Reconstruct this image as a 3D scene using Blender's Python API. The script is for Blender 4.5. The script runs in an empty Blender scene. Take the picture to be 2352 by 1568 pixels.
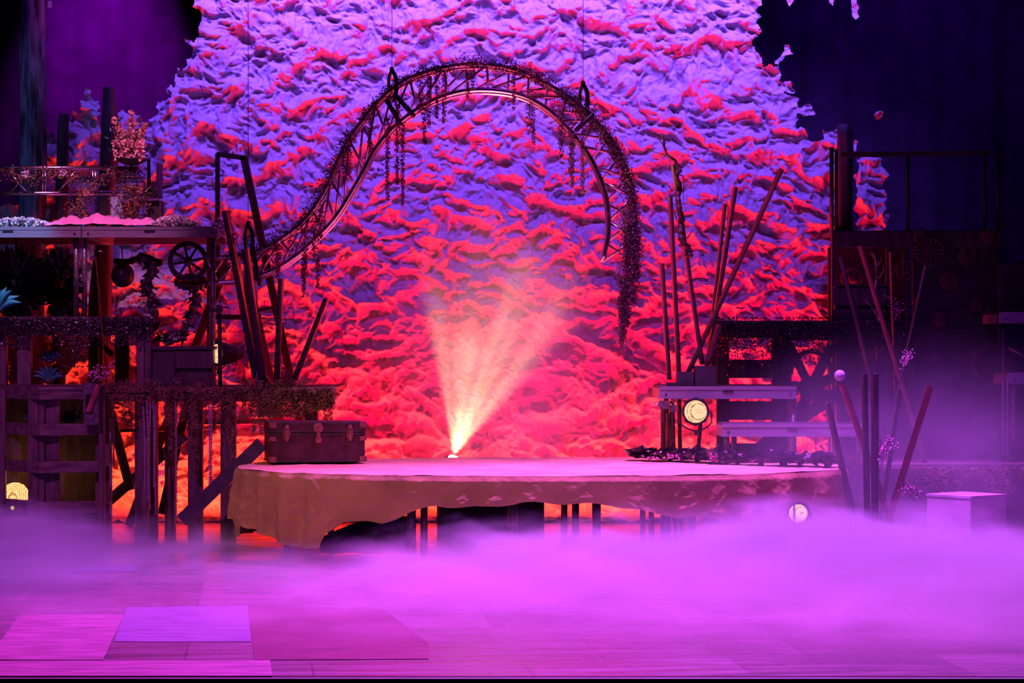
import bpy, math, random
import numpy as np
from mathutils import Vector, Matrix
S = bpy.context.scene
COL = S.collection
random.seed(7)
R = math.radians
# ------------------------------------------------------------------ camera
F = 5500.0; CX, CY = 1176.0, 784.0; CZ = 1.9
cam = bpy.data.cameras.new('camera'); co = bpy.data.objects.new('camera', cam); COL.objects.link(co)
co.location = (0, 0, CZ); co.rotation_euler = (R(90), 0, 0)
cam.sensor_width = 36; cam.lens = 36 * F / 2352; cam.clip_end = 200
S.camera = co
def P(px, py, d): return Vector(((px - CX) * d / F, d, CZ - (py - CY) * d / F))
def XX(px, d): return (px - CX) * d / F
def ZZ(py, d): return CZ - (py - CY) * d / F
# ------------------------------------------------------------------ view, world
vs = S.view_settings
S.display_settings.display_device = 'sRGB'
vs.view_transform = 'Standard'; vs.look = 'None'; vs.exposure = 0.0; vs.gamma = 1.0; vs.use_curve_mapping = False
cy = S.cycles
cy.use_denoising = True
cy.max_bounces = 5; cy.diffuse_bounces = 2; cy.glossy_bounces = 2; cy.transmission_bounces = 4; cy.transparent_max_bounces = 8
cy.volume_bounces = 0; cy.volume_max_steps = 96; cy.volume_step_rate = 1.0
cy.caustics_reflective = False; cy.caustics_refractive = False
cy.sample_clamp_indirect = 4.0; cy.use_adaptive_sampling = True; cy.adaptive_threshold = .04
W = bpy.data.worlds.new('world'); S.world = W; W.use_nodes = True
bg = W.node_tree.nodes['Background']; bg.inputs[0].default_value = (0.25, 0.0, 0.8, 1); bg.inputs[1].default_value = 0.012
# ------------------------------------------------------------------ stage lights
def aim(o, tgt):
    d = Vector(tgt) - o.location
    o.rotation_euler = d.to_track_quat('-Z', 'Y').to_euler()
def area(name, loc, tgt, sx, sy, col, e, spread=180):
    l = bpy.data.lights.new(name, 'AREA'); l.shape = 'RECTANGLE'; l.size = sx; l.size_y = sy; l.color = col; l.energy = e; l.spread = R(spread)
    o = bpy.data.objects.new(name, l); COL.objects.link(o); o.location = loc; aim(o, tgt); return o
def spot(name, loc, tgt, ang, col, e, blend=.6, r=.08):
    l = bpy.data.lights.new(name, 'SPOT'); l.spot_size = R(ang); l.spot_blend = blend; l.color = col; l.energy = e; l.shadow_soft_size = r
    o = bpy.data.objects.new(name, l); COL.objects.link(o); o.location = loc; aim(o, tgt); return o
RED = (1.0, 0.028, 0.010)
area('red_cyc_strip', (-0.85, 24.88, 0.06), (-0.85, 24.95, 3.0), 8.3, 0.12, RED, 600)
area('red_floor_strip', (0.2, 24.1, 0.06), (0.2, 24.75, 3.0), 5.6, 0.12, (1.0, .0, .04), 300, 130)
area('blue_cyc_strip', (0.0, 22.2, 8.8), (0.0, 25.2, 5.6), 7.5, 0.3, (0.20, 0.06, 1.0), 430, 42)
spot('violet_back_fill', (0.0, 21.0, 9.5), (0.0, 25.2, 2.6), 70, (0.30, 0.01, 1.0), 60, .6)
spot('magenta_top_wash', (0.3, 21.2, 8.6), (0.3, 21.4, 0.8), 44, (0.80, 0.15, 1.0), 2700, .35)
spot('violet_floor_wash', (1.8, 20.1, 9.0), (1.8, 17.6, 0.0), 76, (0.60, 0.10, 1.0), 15000, .6)
spot('magenta_floor_wash', (-1.5, 17.6, 9.0), (-1.2, 14.4, 0.0), 64, (0.80, 0.03, 0.70), 8500, .7)
spot('left_violet_fill', (-5.5, 12.0, 8.0), (-4.0, 22.2, 1.2), 20, (0.72, 0.09, 0.72), 2400, .7)
spot('left_fog_wash', (-4.6, 20.8, 9.0), (-4.4, 19.6, 0.0), 34, (0.62, 0.10, 1.0), 4500, .7)
spot('blue_tree_light', (-6.6, 21.5, 6.0), (-5.0, 24.8, 3.9), 34, (0.14, 0.18, 0.7), 120, .8)
spot('pink_deck_light', (-3.9, 19.8, 8.4), (-4.1, 23.3, 3.2), 22, (1.0, 0.24, 0.68), 1700, .5)
spot('warm_front_light', (-6.0, 13.5, 5.5), (-1.2, 20.4, 0.8), 30, (1.0, 0.40, 0.17), 1100)
spot('purple_front_fill', (3.5, 12.0, 9.0), (2.8, 21.5, 0.6), 34, (0.40, 0.03, 1.0), 1200)
spot('cyan_side_light', (-5.8, 19.5, 7.2), (-4.85, 22.9, 2.95), 11, (0.10, 0.42, 1.0), 2400)
spot('purple_curtain_shaft', (-4.9, 27.0, 9.0), (-4.95, 28.9, 5.0), 34, (0.5, 0.0, 1.0), 2600, 1.0)
spot('blue_curtain_wash', (4.4, 26.0, 8.8), (4.6, 28.9, 5.0), 60, (0.14, 0.0, 1.0), 420, 1.0)

# ------------------------------------------------------------------ node helpers
def newmat(name):
    m = bpy.data.materials.new(name); m.use_nodes = True
    nt = m.node_tree; nt.nodes.clear(); return m, nt, nt.nodes, nt.links
def N(nt, t, **kw):
    n = nt.nodes.new(t)
    for k, v in kw.items():
        if k in n.inputs.keys(): n.inputs[k].default_value = v
        else: setattr(n, k, v)
    return n
def mat(name, c, rough=.6, metal=0.0, var=.25, scale=8.0, bump=.0, bscale=30.0, stretch=(1, 1, 1), spec=.5, c2=None):
    m, nt, ns, lk = newmat(name)
    out = N(nt, 'ShaderNodeOutputMaterial'); b = N(nt, 'ShaderNodeBsdfPrincipled')
    b.inputs['Roughness'].default_value = rough; b.inputs['Metallic'].default_value = metal
    b.inputs['Specular IOR Level'].default_value = spec
    tc = N(nt, 'ShaderNodeTexCoord'); mp = N(nt, 'ShaderNodeMapping'); mp.inputs['Scale'].default_value = stretch
    nz = N(nt, 'ShaderNodeTexNoise'); nz.inputs['Scale'].default_value = scale; nz.inputs['Detail'].default_value = 3
    mx = N(nt, 'ShaderNodeMix', data_type='RGBA')
    ca = c2 if c2 else tuple(x * (1 - var) for x in c); cb = tuple(min(1, x * (1 + var)) for x in c)
    mx.inputs[6].default_value = (*ca, 1); mx.inputs[7].default_value = (*cb, 1)
    rp = N(nt, 'ShaderNodeMapRange'); rp.inputs[1].default_value = .35; rp.inputs[2].default_value = .65
    lk.new(tc.outputs['Object'], mp.inputs[0]); lk.new(mp.outputs[0], nz.inputs['Vector'])
    lk.new(nz.outputs[0], rp.inputs[0]); lk.new(rp.outputs[0], mx.inputs[0]); lk.new(mx.outputs[2], b.inputs['Base Color'])
    if bump:
        n2 = N(nt, 'ShaderNodeTexNoise'); n2.inputs['Scale'].default_value = bscale; n2.inputs['Detail'].default_value = 4
        bp = N(nt, 'ShaderNodeBump'); bp.inputs['Strength'].default_value = bump; bp.inputs['Distance'].default_value = .01
        lk.new(mp.outputs[0], n2.inputs['Vector']); lk.new(n2.outputs[0], bp.inputs['Height']); lk.new(bp.outputs[0], b.inputs['Normal'])
    lk.new(b.outputs[0], out.inputs[0]); return m
def emis(name, c, e, pattern=0):
    m, nt, ns, lk = newmat(name)
    out = N(nt, 'ShaderNodeOutputMaterial'); em = N(nt, 'ShaderNodeEmission'); em.inputs[0].default_value = (*c, 1); em.inputs[1].default_value = e
    if pattern:
        tc = N(nt, 'ShaderNodeTexCoord'); vo = N(nt, 'ShaderNodeTexVoronoi'); vo.inputs['Scale'].default_value = pattern
        vo.feature = 'DISTANCE_TO_EDGE'; vo.inputs['Randomness'].default_value = .25
        rp = N(nt, 'ShaderNodeMapRange'); rp.inputs[1].default_value = .05; rp.inputs[2].default_value = .25; rp.inputs[3].default_value = e * .12; rp.inputs[4].default_value = e
        lk.new(tc.outputs['Object'], vo.inputs['Vector']); lk.new(vo.outputs['Distance'], rp.inputs[0]); lk.new(rp.outputs[0], em.inputs[1])
    lk.new(em.outputs[0], out.inputs[0]); return m

M = {}
M['wood_dark'] = mat('dark_stained_wood', (.045, .03, .035), .6, var=.45, scale=3, stretch=(6, 6, 1), bump=.5, bscale=20)
M['wood_plank'] = mat('weathered_plank', (.16, .11, .11), .7, var=.4, scale=3, stretch=(1, 6, 6), bump=.6, bscale=18)
M['wood_post'] = mat('weathered_post', (.13, .09, .10), .7, var=.4, scale=3, stretch=(6, 6, 1), bump=.6, bscale=18)
M['black'] = mat('matte_black_metal', (.018, .015, .02), .5, .3, .3, 6)
M['blackwood'] = mat('black_painted_wood', (.03, .022, .03), .6, 0, .4, 5)
M['alu'] = mat('brushed_aluminium', (.68, .62, .68), .22, 1.0, .12, 40)
M['alu_deck'] = mat('matte_aluminium_edge', (.24, .22, .26), .5, .35, .15, 5, stretch=(1, 6, 20))
M['steel'] = mat('scuffed_steel_pipe', (.16, .13, .15), .4, .6, .35, 25, bump=.2, bscale=60)
M['card'] = mat('brown_tube', (.075, .06, .08), .55, .1, .3, 6, stretch=(1, 1, .3))
M['plum'] = mat('plum_painted_tube', (.075, .045, .09), .35, .3, .3, 6)
M['moss'] = mat('dry_moss', (.26, .15, .09), .85, 0, .5, 12)
M['leaf'] = mat('dark_leaf', (.10, .035, .07), .45, 0, .5, 10, spec=.5)
M['leafg'] = mat('green_leaf', (.06, .17, .12), .5, 0, .4, 10)
M['teal'] = mat('teal_leaf', (.02, .16, .17), .5, 0, .3, 6)
M['blackleaf'] = mat('glossy_black_leaf', (.045, .03, .05), .25, 0, .5, 10, spec=.6)
M['berry'] = mat('glossy_berry', (.75, .25, .55), .25, 0, .2, 30)
M['pinkflower'] = mat('blush_petals', (.80, .45, .40), .7, 0, .2, 14)
M['whiteflower'] = mat('white_petals', (.9, .82, .85), .7, 0, .1, 14)
M['satin'] = mat('pink_satin', (.85, .32, .62), .35, 0, .1, 4)
M['trunkbody'] = mat('oxblood_vulcanised_fibre', (.06, .012, .025), .5, 0, .3, 14, bump=.3, bscale=80)
M['brass'] = mat('aged_brass', (.30, .13, .11), .4, .6, .2, 20)
M['sculpt'] = mat('dark_glazed_papier_mache', (.035, .02, .035), .35, 0, .5, 8, bump=.5, bscale=20)
M['rust'] = mat('rusty_iron', (.10, .05, .045), .6, .4, .5, 9, bump=.4, bscale=30)
M['bead'] = mat('grey_wooden_bead', (.32, .28, .42), .4, 0, .2, 12)
M['bark'] = mat('painted_bark', (.16, .22, .26), .8, 0, .8, 3.5, stretch=(5, 5, .8), bump=.8, bscale=12)
M['plinth'] = mat('painted_plinth', (.55, .42, .52), .7, 0, .15, 5)
M['bluegrey'] = mat('pale_painted_plinth', (.3, .5, .55), .7, 0, .2, 8)
M['tarp'] = mat('dark_blue_cloth', (.025, .018, .06), .8, 0, .3, 5)
M['lamp'] = emis('lamp_lens_glow', (1, .5, .27), 2.8, 80)
M['lampbig'] = emis('beam_lens_glow', (1, .80, .5), 40)
M['glow'] = emis('bare_bulb_glow', (1, .42, .14), 4, 60)

# ------------------------------------------------------------------ mesh builder
class MB:
    def __init__(s): s.v = []; s.f = []
    def add(s, vs_, fs):
        o = len(s.v); s.v += [tuple(v) for v in vs_]; s.f += [tuple(i + o for i in f) for f in fs]; return s
    def box(s, a, b, bev=0.0):
        x0, y0, z0 = [min(p, q) for p, q in zip(a, b)]; x1, y1, z1 = [max(p, q) for p, q in zip(a, b)]
        c = bev or min(x1 - x0, y1 - y0, z1 - z0) * .08
        prof = [(x0 + c, y0), (x1 - c, y0), (x1, y0 + c), (x1, y1 - c), (x1 - c, y1), (x0 + c, y1), (x0, y1 - c), (x0, y0 + c)]
        n = 8; vv = [(x, y, z0) for x, y in prof] + [(x, y, z1) for x, y in prof]
        s.add(vv, [tuple(range(n - 1, -1, -1)), tuple(range(n, 2 * n))] + [(i, (i + 1) % n, n + (i + 1) % n, n + i) for i in range(n)])
        return s
    def tube(s, pts, r, n=10, cap=True):
        pts = [Vector(p) for p in pts]; m = len(pts)
        rs = r if isinstance(r, (list, tuple)) else [r] * m
        T = [(pts[min(i + 1, m - 1)] - pts[max(i - 1, 0)]).normalized() for i in range(m)]
        up = Vector((0, 0, 1)) if abs(T[0].z) < .9 else Vector((0, 1, 0))
        vv = []; u = T[0].cross(up).normalized()
        for i in range(m):
            u = (u - T[i] * u.dot(T[i])).normalized(); w = T[i].cross(u)
            for k in range(n):
                a = 2 * math.pi * k / n; vv.append(pts[i] + (u * math.cos(a) + w * math.sin(a)) * rs[i])
        fs = [(i * n + k, i * n + (k + 1) % n, (i + 1) * n + (k + 1) % n, (i + 1) * n + k) for i in range(m - 1) for k in range(n)]
        if cap: fs += [tuple(range(n - 1, -1, -1)), tuple(range((m - 1) * n, m * n))]
        return s.add(vv, fs)
    def bar(s, a, b, w, t, ref=None):
        """flat board from a to b: w wide (in the picture plane), t thick"""
        a, b = Vector(a), Vector(b); d = (b - a).normalized(); y = Vector(ref or (0, 1, 0)); y = (y - d * y.dot(d)).normalized(); x = d.cross(y)
        vv = [p + x * (sx * w / 2) + y * (sy * t / 2) for p in (a, b) for sx, sy in ((-1, -1), (1, -1), (1, 1), (-1, 1))]
        return s.add(vv, [(3, 2, 1, 0), (4, 5, 6, 7), (0, 1, 5, 4), (1, 2, 6, 5), (2, 3, 7, 6), (3, 0, 4, 7)])
    def ball(s, c, r, n=8, m=6, sq=(1, 1, 1)):
        c = Vector(c); vv = [c + Vector((0, 0, r * sq[2]))]
        for i in range(1, m):
            t = math.pi * i / m
            for k in range(n):
                a = 2 * math.pi * k / n; vv.append(c + Vector((r * sq[0] * math.sin(t) * math.cos(a), r * sq[1] * math.sin(t) * math.sin(a), r * sq[2] * math.cos(t))))
        vv.append(c - Vector((0, 0, r * sq[2]))); fs = [(0, 1 + k, 1 + (k + 1) % n) for k in range(n)]
        for i in range(m - 2):
            fs += [(1 + i * n + k, 1 + (i + 1) * n + k, 1 + (i + 1) * n + (k + 1) % n, 1 + i * n + (k + 1) % n) for k in range(n)]
        L = len(vv) - 1; b0 = 1 + (m - 2) * n
        fs += [(L, b0 + (k + 1) % n, b0 + k) for k in range(n)]
        return s.add(vv, fs)
    def lathe(s, c, prof, axis=(0, 0, 1), n=24):
        """prof: list of (radius, height along axis)"""
        c = Vector(c); ax = Vector(axis).normalized(); h = Vector((0, 0, 1)) if abs(ax.z) < .9 else Vector((1, 0, 0))
        u = ax.cross(h).normalized(); w = ax.cross(u); vv = []
        for r, z in prof:
            for k in range(n):
                a = 2 * math.pi * k / n; vv.append(c + ax * z + (u * math.cos(a) + w * math.sin(a)) * r)
        m = len(prof); fs = [(i * n + k, i * n + (k + 1) % n, (i + 1) * n + (k + 1) % n, (i + 1) * n + k) for i in range(m - 1) for k in range(n)]
        fs += [tuple(range(n - 1, -1, -1)), tuple(range((m - 1) * n, m * n))]
        return s.add(vv, fs)
    def prism(s, pts, y0, y1):
        """outline (x,z) extruded from depth y0 to y1"""
        n = len(pts); vv = [(x, y0, z) for x, z in pts] + [(x, y1, z) for x, z in pts]
        return s.add(vv, [tuple(range(n)), tuple(range(2 * n - 1, n - 1, -1))] + [(i, n + i, n + (i + 1) % n, (i + 1) % n) for i in range(n)])
    def leaf(s, p, d, L, w, up=None):
        p = Vector(p); d = Vector(d).normalized(); q = Vector(up or (random.uniform(-1, 1), random.uniform(-1, 1), random.uniform(-1, 1)))
        x = d.cross(q)
        if x.length < 1e-4: x = d.cross(Vector((.3, .5, .8)))
        x.normalize(); nn = x.cross(d)
        a = p + d * L * .4 + x * w / 2 + nn * w * .2; b = p + d * L * .4 - x * w / 2 + nn * w * .2; t = p + d * L
        return s.add([p, a, t, b, p + d * L * .5], [(0, 1, 4), (1, 2, 4), (2, 3, 4), (3, 0, 4)])
    def build(s, name, m, parent=None, smooth=False, bevel=0):
        me = bpy.data.meshes.new(name); me.from_pydata(s.v, [], s.f); me.update()
        o = bpy.data.objects.new(name, me); COL.objects.link(o)
        if m: me.materials.append(M[m] if isinstance(m, str) else m)
        if smooth: me.polygons.foreach_set('use_smooth', [True] * len(me.polygons))
        if parent is not None: o.parent = parent; o.matrix_parent_inverse = Matrix.Translation(-parent.location)
        return o
def tag(o, label=None, cat=None, group=None, kind=None):
    if label: o['label'] = label
    if cat: o['category'] = cat
    if group: o['group'] = group
    if kind: o['kind'] = kind
    return o
def thing(name, loc, label, cat, group=None):
    o = bpy.data.objects.new(name, None); COL.objects.link(o); o.location = loc; o.empty_display_size = .1
    return tag(o, label, cat, group)
def crom(pts, n=8):
    pts = [Vector(p) for p in pts]; q = [pts[0] * 2 - pts[1]] + pts + [pts[-1] * 2 - pts[-2]]; out = []
    for i in range(1, len(q) - 2):
        a, b, c, d = q[i - 1:i + 3]
        for k in range(n):
            t = k / n; out.append(.5 * ((2 * b) + (c - a) * t + (2 * a - 5 * b + 4 * c - d) * t * t + (3 * b - a - 3 * c + d) * t ** 3))
    out.append(pts[-1]); return out
U = random.uniform
# ------------------------------------------------------------------ numpy noise
def perlin(x, y, seed=0):
    rng = np.random.RandomState(seed); p = rng.permutation(256); p = np.concatenate([p, p]); ang = rng.rand(256) * 2 * np.pi
    gx, gy = np.cos(ang), np.sin(ang)
    xi = np.floor(x).astype(int); yi = np.floor(y).astype(int); xf = x - xi; yf = y - yi
    f = lambda t: t * t * t * (t * (t * 6 - 15) + 10)
    u, v = f(xf), f(yf)
    def g(a, b, dx, dy):
        h = p[(p[a & 255] + b) & 255]; return gx[h] * dx + gy[h] * dy
    n00 = g(xi, yi, xf, yf); n10 = g(xi + 1, yi, xf - 1, yf); n01 = g(xi, yi + 1, xf, yf - 1); n11 = g(xi + 1, yi + 1, xf - 1, yf - 1)
    return (n00 * (1 - u) + n10 * u) * (1 - v) + (n01 * (1 - u) + n11 * u) * v * 1.0
def fbm(x, y, seed, o=4, g=.5):
    t = 0; a = 1
    for i in range(o): t = t + a * perlin(x * 2 ** i, y * 2 ** i, seed + i); a *= g
    return t
def ridge(x, y, seed): return 1 - np.minimum(1, np.abs(perlin(x, y, seed)) * 2.2)
def crumple(x, z, seed=1):
    wx = x + .16 * fbm(x * 1.7, z * 1.7, seed + 50, 4); wz = z + .14 * fbm(x * 1.7, z * 1.7, seed + 60, 4)
    h = .95 * ridge(wx * 1.6, wz * 2.4, seed) ** 1.3
    h = h + .70 * ridge(wx * 3.0 + 3, wz * 4.4 + 1, seed + 1)
    rx, rz = wx * .8 + wz * .6, wz * .8 - wx * .6
    h = h + .46 * ridge(rx * 5.5, rz * 5.5, seed + 2)
    rx, rz = wx * .7 - wz * .7, wz * .7 + wx * .7
    h = h + .30 * ridge(rx * 9, rz * 9, seed + 3)
    h = h + .17 * ridge(wx * 17, wz * 19, seed + 5) + .12 * fbm(wx * 20, wz * 20, seed + 4, 3)
    h = h + .55 * perlin(wx * 2.6, wz * .9, seed + 9)
    return h

# ------------------------------------------------------------------ floor and dark curtain
def floor_mat():
    m, nt, ns, lk = newmat('painted_stage_boards')
    out = N(nt, 'ShaderNodeOutputMaterial'); b = N(nt, 'ShaderNodeBsdfPrincipled')
    tc = N(nt, 'ShaderNodeTexCoord'); mp = N(nt, 'ShaderNodeMapping'); mp.inputs['Rotation'].default_value = (0, 0, R(-6)); mp.inputs['Location'].default_value = (.45, .2, 0)
    br = N(nt, 'ShaderNodeTexBrick'); br.inputs['Color1'].default_value = (.17, .12, .15, 1); br.inputs['Color2'].default_value = (.10, .06, .08, 1); br.inputs['Mortar'].default_value = (.07, .04, .06, 1)
    br.inputs['Scale'].default_value = 1.0; br.inputs['Brick Width'].default_value = 1.25; br.inputs['Row Height'].default_value = 1.6; br.inputs['Mortar Size'].default_value = .006; br.offset = .4
    nz = N(nt, 'ShaderNodeTexNoise'); nz.inputs['Scale'].default_value = 2.2; nz.inputs['Detail'].default_value = 5
    mp2 = N(nt, 'ShaderNodeMapping'); mp2.inputs['Scale'].default_value = (.5, 3.5, 1)
    mx = N(nt, 'ShaderNodeMix', data_type='RGBA', blend_type='MULTIPLY'); mx.inputs[0].default_value = .8
    rp = N(nt, 'ShaderNodeMapRange'); rp.inputs[1].default_value = .35; rp.inputs[2].default_value = .65; rp.inputs[3].default_value = .55; rp.inputs[4].default_value = 1.0
    lk.new(tc.outputs['Object'], mp.inputs[0]); lk.new(mp.outputs[0], br.inputs['Vector']); lk.new(mp.outputs[0], mp2.inputs[0]); lk.new(mp2.outputs[0], nz.inputs['Vector'])
    lk.new(nz.outputs[0], rp.inputs[0]); lk.new(br.outputs['Color'], mx.inputs[6]); lk.new(rp.outputs[0], mx.inputs[7]); lk.new(mx.outputs[2], b.inputs['Base Color'])
    r2 = N(nt, 'ShaderNodeMapRange'); r2.inputs[1].default_value = .3; r2.inputs[2].default_value = .7; r2.inputs[3].default_value = .18; r2.inputs[4].default_value = .42
    lk.new(nz.outputs[0], r2.inputs[0]); lk.new(r2.outputs[0], b.inputs['Roughness']); lk.new(b.outputs[0], out.inputs[0]); return m
M['floor'] = floor_mat()
MB().box((-9, 13.6, -.25), (9, 30, 0), .005).build('floor', 'floor')['kind'] = 'structure'
MB().box((-9, 13.52, -.27), (9, 13.6, -.004), .002).build('trim_1', 'blackwood')['kind'] = 'structure'
def curtain():
    mb = MB(); n = 500; vv = []; fs = []
    for i in range(n):
        x = -8 + 16 * i / (n - 1); y = 29 + 0.03 * math.sin(i * .55) + .03 * math.sin(i * .23 + 1)
        vv += [(x, y, 0), (x, y, 8), (x, y + .03, 8), (x, y + .03, 0)]
    for i in range(n - 1):
        for k in range(4): fs.append((4 * i + k, 4 * i + 4 + k, 4 * i + 4 + (k + 1) % 4, 4 * i + (k + 1) % 4))
    mb.add(vv, fs); return mb.build('wall_back', M['curtain'], smooth=True)
M['curtain'] = mat('black_velour', (.035, .02, .04), .9, 0, .3, 3)
curtain()['kind'] = 'structure'

# ------------------------------------------------------------------ crumpled backdrop
DB = 25.3
def drop_mat():
    m, nt, ns, lk = newmat('crumpled_grey_muslin')
    out = N(nt, 'ShaderNodeOutputMaterial'); b = N(nt, 'ShaderNodeBsdfPrincipled')
    b.inputs['Base Color'].default_value = (.72, .66, .7, 1); b.inputs['Roughness'].default_value = .55; b.inputs['Specular IOR Level'].default_value = .4
    tc = N(nt, 'ShaderNodeTexCoord'); nz = N(nt, 'ShaderNodeTexNoise'); nz.inputs['Scale'].default_value = 26; nz.inputs['Detail'].default_value = 5; nz.inputs['Distortion'].default_value = .8
    bp = N(nt, 'ShaderNodeBump'); bp.inputs['Strength'].default_value = .5; bp.inputs['Distance'].default_value = .014
    lk.new(tc.outputs['Object'], nz.inputs['Vector']); lk.new(nz.outputs[0], bp.inputs['Height']); lk.new(bp.outputs[0], b.inputs['Normal'])
    n3 = N(nt, 'ShaderNodeTexNoise'); n3.inputs['Scale'].default_value = 5; mx = N(nt, 'ShaderNodeMix', data_type='RGBA'); mx.inputs[6].default_value = (.34, .30, .34, 1); mx.inputs[7].default_value = (.52, .48, .52, 1)
    lk.new(tc.outputs['Object'], n3.inputs['Vector']); lk.new(n3.outputs[0], mx.inputs[0]); lk.new(mx.outputs[2], b.inputs['Base Color'])
    lk.new(b.outputs[0], out.inputs[0]); return m
M['drop'] = drop_mat()
def inpoly(x, y, poly):
    r = np.zeros(x.shape, bool); j = len(poly) - 1
    for i in range(len(poly)):
        xi, yi = poly[i]; xj, yj = poly[j]
        if yi != yj: r ^= ((yi > y) != (yj > y)) & (x < (xj - xi) * (y - yi) / (yj - yi) + xi)
        j = i
    return r
def sheet(name, x0, x1, y0, y1, poly, step, parent=None, rag=9.0, amp=.10, seed=1):
    """crumpled sheet whose outline is a polygon measured on the photograph at the backdrop's distance"""
    s = DB / F; nx = int((x1 - x0) / step) + 1; ny = int((y1 - y0) / step) + 1
    gx, gy = np.meshgrid(np.linspace(x0, x1, nx), np.linspace(y0, y1, ny))
    X = (gx - CX) * s; Z = CZ - (gy - CY) * s
    H = crumple(X, Z, seed) * amp
    rgx = gx + rag * fbm(gx / 26, gy / 26, 71, 2) * 1.6; rgy = gy + rag * fbm(gx / 26, gy / 26, 81, 2) * 1.6
    vin = inpoly(rgx, rgy, poly)
    Y = DB - H
    idx = -np.ones(gx.size, int); keepf = vin[:-1, :-1] & vin[1:, :-1] & vin[:-1, 1:] & vin[1:, 1:]
    a = np.arange(gx.size).reshape(gx.shape)
    q = np.stack([a[:-1, :-1], a[1:, :-1], a[1:, 1:], a[:-1, 1:]], -1)[keepf]
    used = np.unique(q); idx[used] = np.arange(used.size); q = idx[q]
    me = bpy.data.meshes.new(name); co_ = np.stack([X.ravel()[used], Y.ravel()[used], Z.ravel()[used]], -1)
    me.vertices.add(len(co_)); me.vertices.foreach_set('co', co_.ravel())
    me.loops.add(q.size); me.loops.foreach_set('vertex_index', q.ravel())
    me.polygons.add(len(q)); me.polygons.foreach_set('loop_start', np.arange(len(q)) * 4); me.polygons.foreach_set('loop_total', np.full(len(q), 4))
    me.polygons.foreach_set('use_smooth', np.ones(len(q), bool)); me.update(); me.materials.append(M['drop'])
    o = bpy.data.objects.new(name, me); COL.objects.link(o)
    if parent: o.parent = parent
    return o
DROP = [(456, -60), (452, 20), (470, 60), (452, 95), (430, 90), (442, 130), (420, 170), (408, 150), (408, 205), (385, 200), (395, 230), (366, 236), (372, 262), (352, 272), (350, 282), (335, 290), (330, 262), (300, 270), (285, 258), (270, 262), (258, 290),
        (236, 300), (233, 232), (222, 232), (212, 205), (200, 208), (204, 230), (190, 238), (196, 262), (176, 258), (160, 268), (160, 295), (135, 320), (130, 300), (122, 318), (108, 288), (100, 300), (100, 420), (60, 470), (-80, 470), (-80, 1195),
        (1905, 1195), (2030, 1195), (2030, 420), (2026, 362), (1962, 362), (1962, 525), (1922, 540), (1922, 296), (1885, 302), (1885, 325), (1862, 330), (1848, 305), (1828, 296), (1826, 270), (1868, 266), (1862, 242), (1838, 250), (1832, 226), (1800, 222), (1822, 210), (1818, 186), (1792, 190), (1782, 165), (1770, 150), (1745, 158), (1742, 130), (1730, 110), (1735, 90), (1748, 78), (1735, 60), (1742, 40), (1740, 20), (1748, -5), (1745, -60)]
drop = sheet('crumpled_backdrop', -80, 2040, -60, 1196, DROP, 2.1)
tag(drop, 'huge crumpled fabric backdrop lit red below and violet above with ragged edges', 'backdrop')
scr = [
    [(1790, 182), (1776, 160), (1778, 140), (1790, 132), (1800, 118), (1800, 104), (1812, 104), (1816, 122), (1824, 126), (1802, 130), (1796, 140), (1786, 146), (1790, 168)],
    [(1788, -20), (1804, 2), (1812, 18), (1822, 4), (1836, -20)],
    [(1895, -20), (1903, 10), (1912, 16), (1918, -20)],
    [(1952, -20), (1954, 20), (1956, 40), (1964, 49), (1972, 40), (1968, 28), (1973, 18), (1966, 6), (1975, -20)],
    [(2004, 266), (2010, 258), (2024, 256), (2028, 262), (2022, 275), (2010, 278)],
    [(1957, 325), (1962, 320), (1970, 326), (1966, 334), (1964, 352), (1958, 352)]]
for k, pl in enumerate(scr):
    xs = [p[0] for p in pl]; ys = [p[1] for p in pl]
    sheet('torn_scrap', min(xs) - 4, max(xs) + 4, min(ys) - 4, max(ys) + 4, pl, 1.2, drop, 1.0, .05, 5 + k)

# ================================================================== OBJECTS
def Pz(px, d, z): return Vector((XX(px, d), d, z))
Z_PLAT = .78
# ------------------------------------------------------------------ round platform with its cloth
PC = (.26, 21.45); PA, PB = 2.72, 1.62
def rim(t, k=0.0):
    c, s_ = math.cos(t), math.sin(t); e = 2 / 2.25
    return PC[0] + (PA + k) * math.copysign(abs(c) ** e, c), PC[1] + (PB + k) * math.copysign(abs(s_) ** e, s_)
plat = thing('round_platform', (PC[0], PC[1], 0), 'large round stage platform on pipe legs under a crumpled tan cloth', 'platform')
NP = 120
out = [rim(2 * math.pi * i / NP, -.03) for i in range(NP)]
mb = MB(); vv = [(x, y, Z_PLAT - .16) for x, y in out] + [(x, y, Z_PLAT - .006) for x, y in out]
mb.add(vv, [tuple(range(NP - 1, -1, -1)), tuple(range(NP, 2 * NP))] + [(i, (i + 1) % NP, NP + (i + 1) % NP, NP + i) for i in range(NP)])
mb.build('platform_deck', 'blackwood', plat)
for px, d, r in ((945, 20.75, .040), (974, 20.85, .032), (1178, 20.5, .040), (1296, 21.9, .03), (1322, 22.1, .034), (1370, 20.6, .038), (1476, 22.2, .026), (1496, 22.3, .026), (1590, 21.2, .03), (660, 21.2, .035), (1800, 21.2, .035), (1180, 22.7, .03), (760, 22.2, .03)):
    MB().tube([Pz(px, d, 0.0), Pz(px, d, Z_PLAT - .16)], r, 12).build('leg', 'steel', plat, True)
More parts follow.
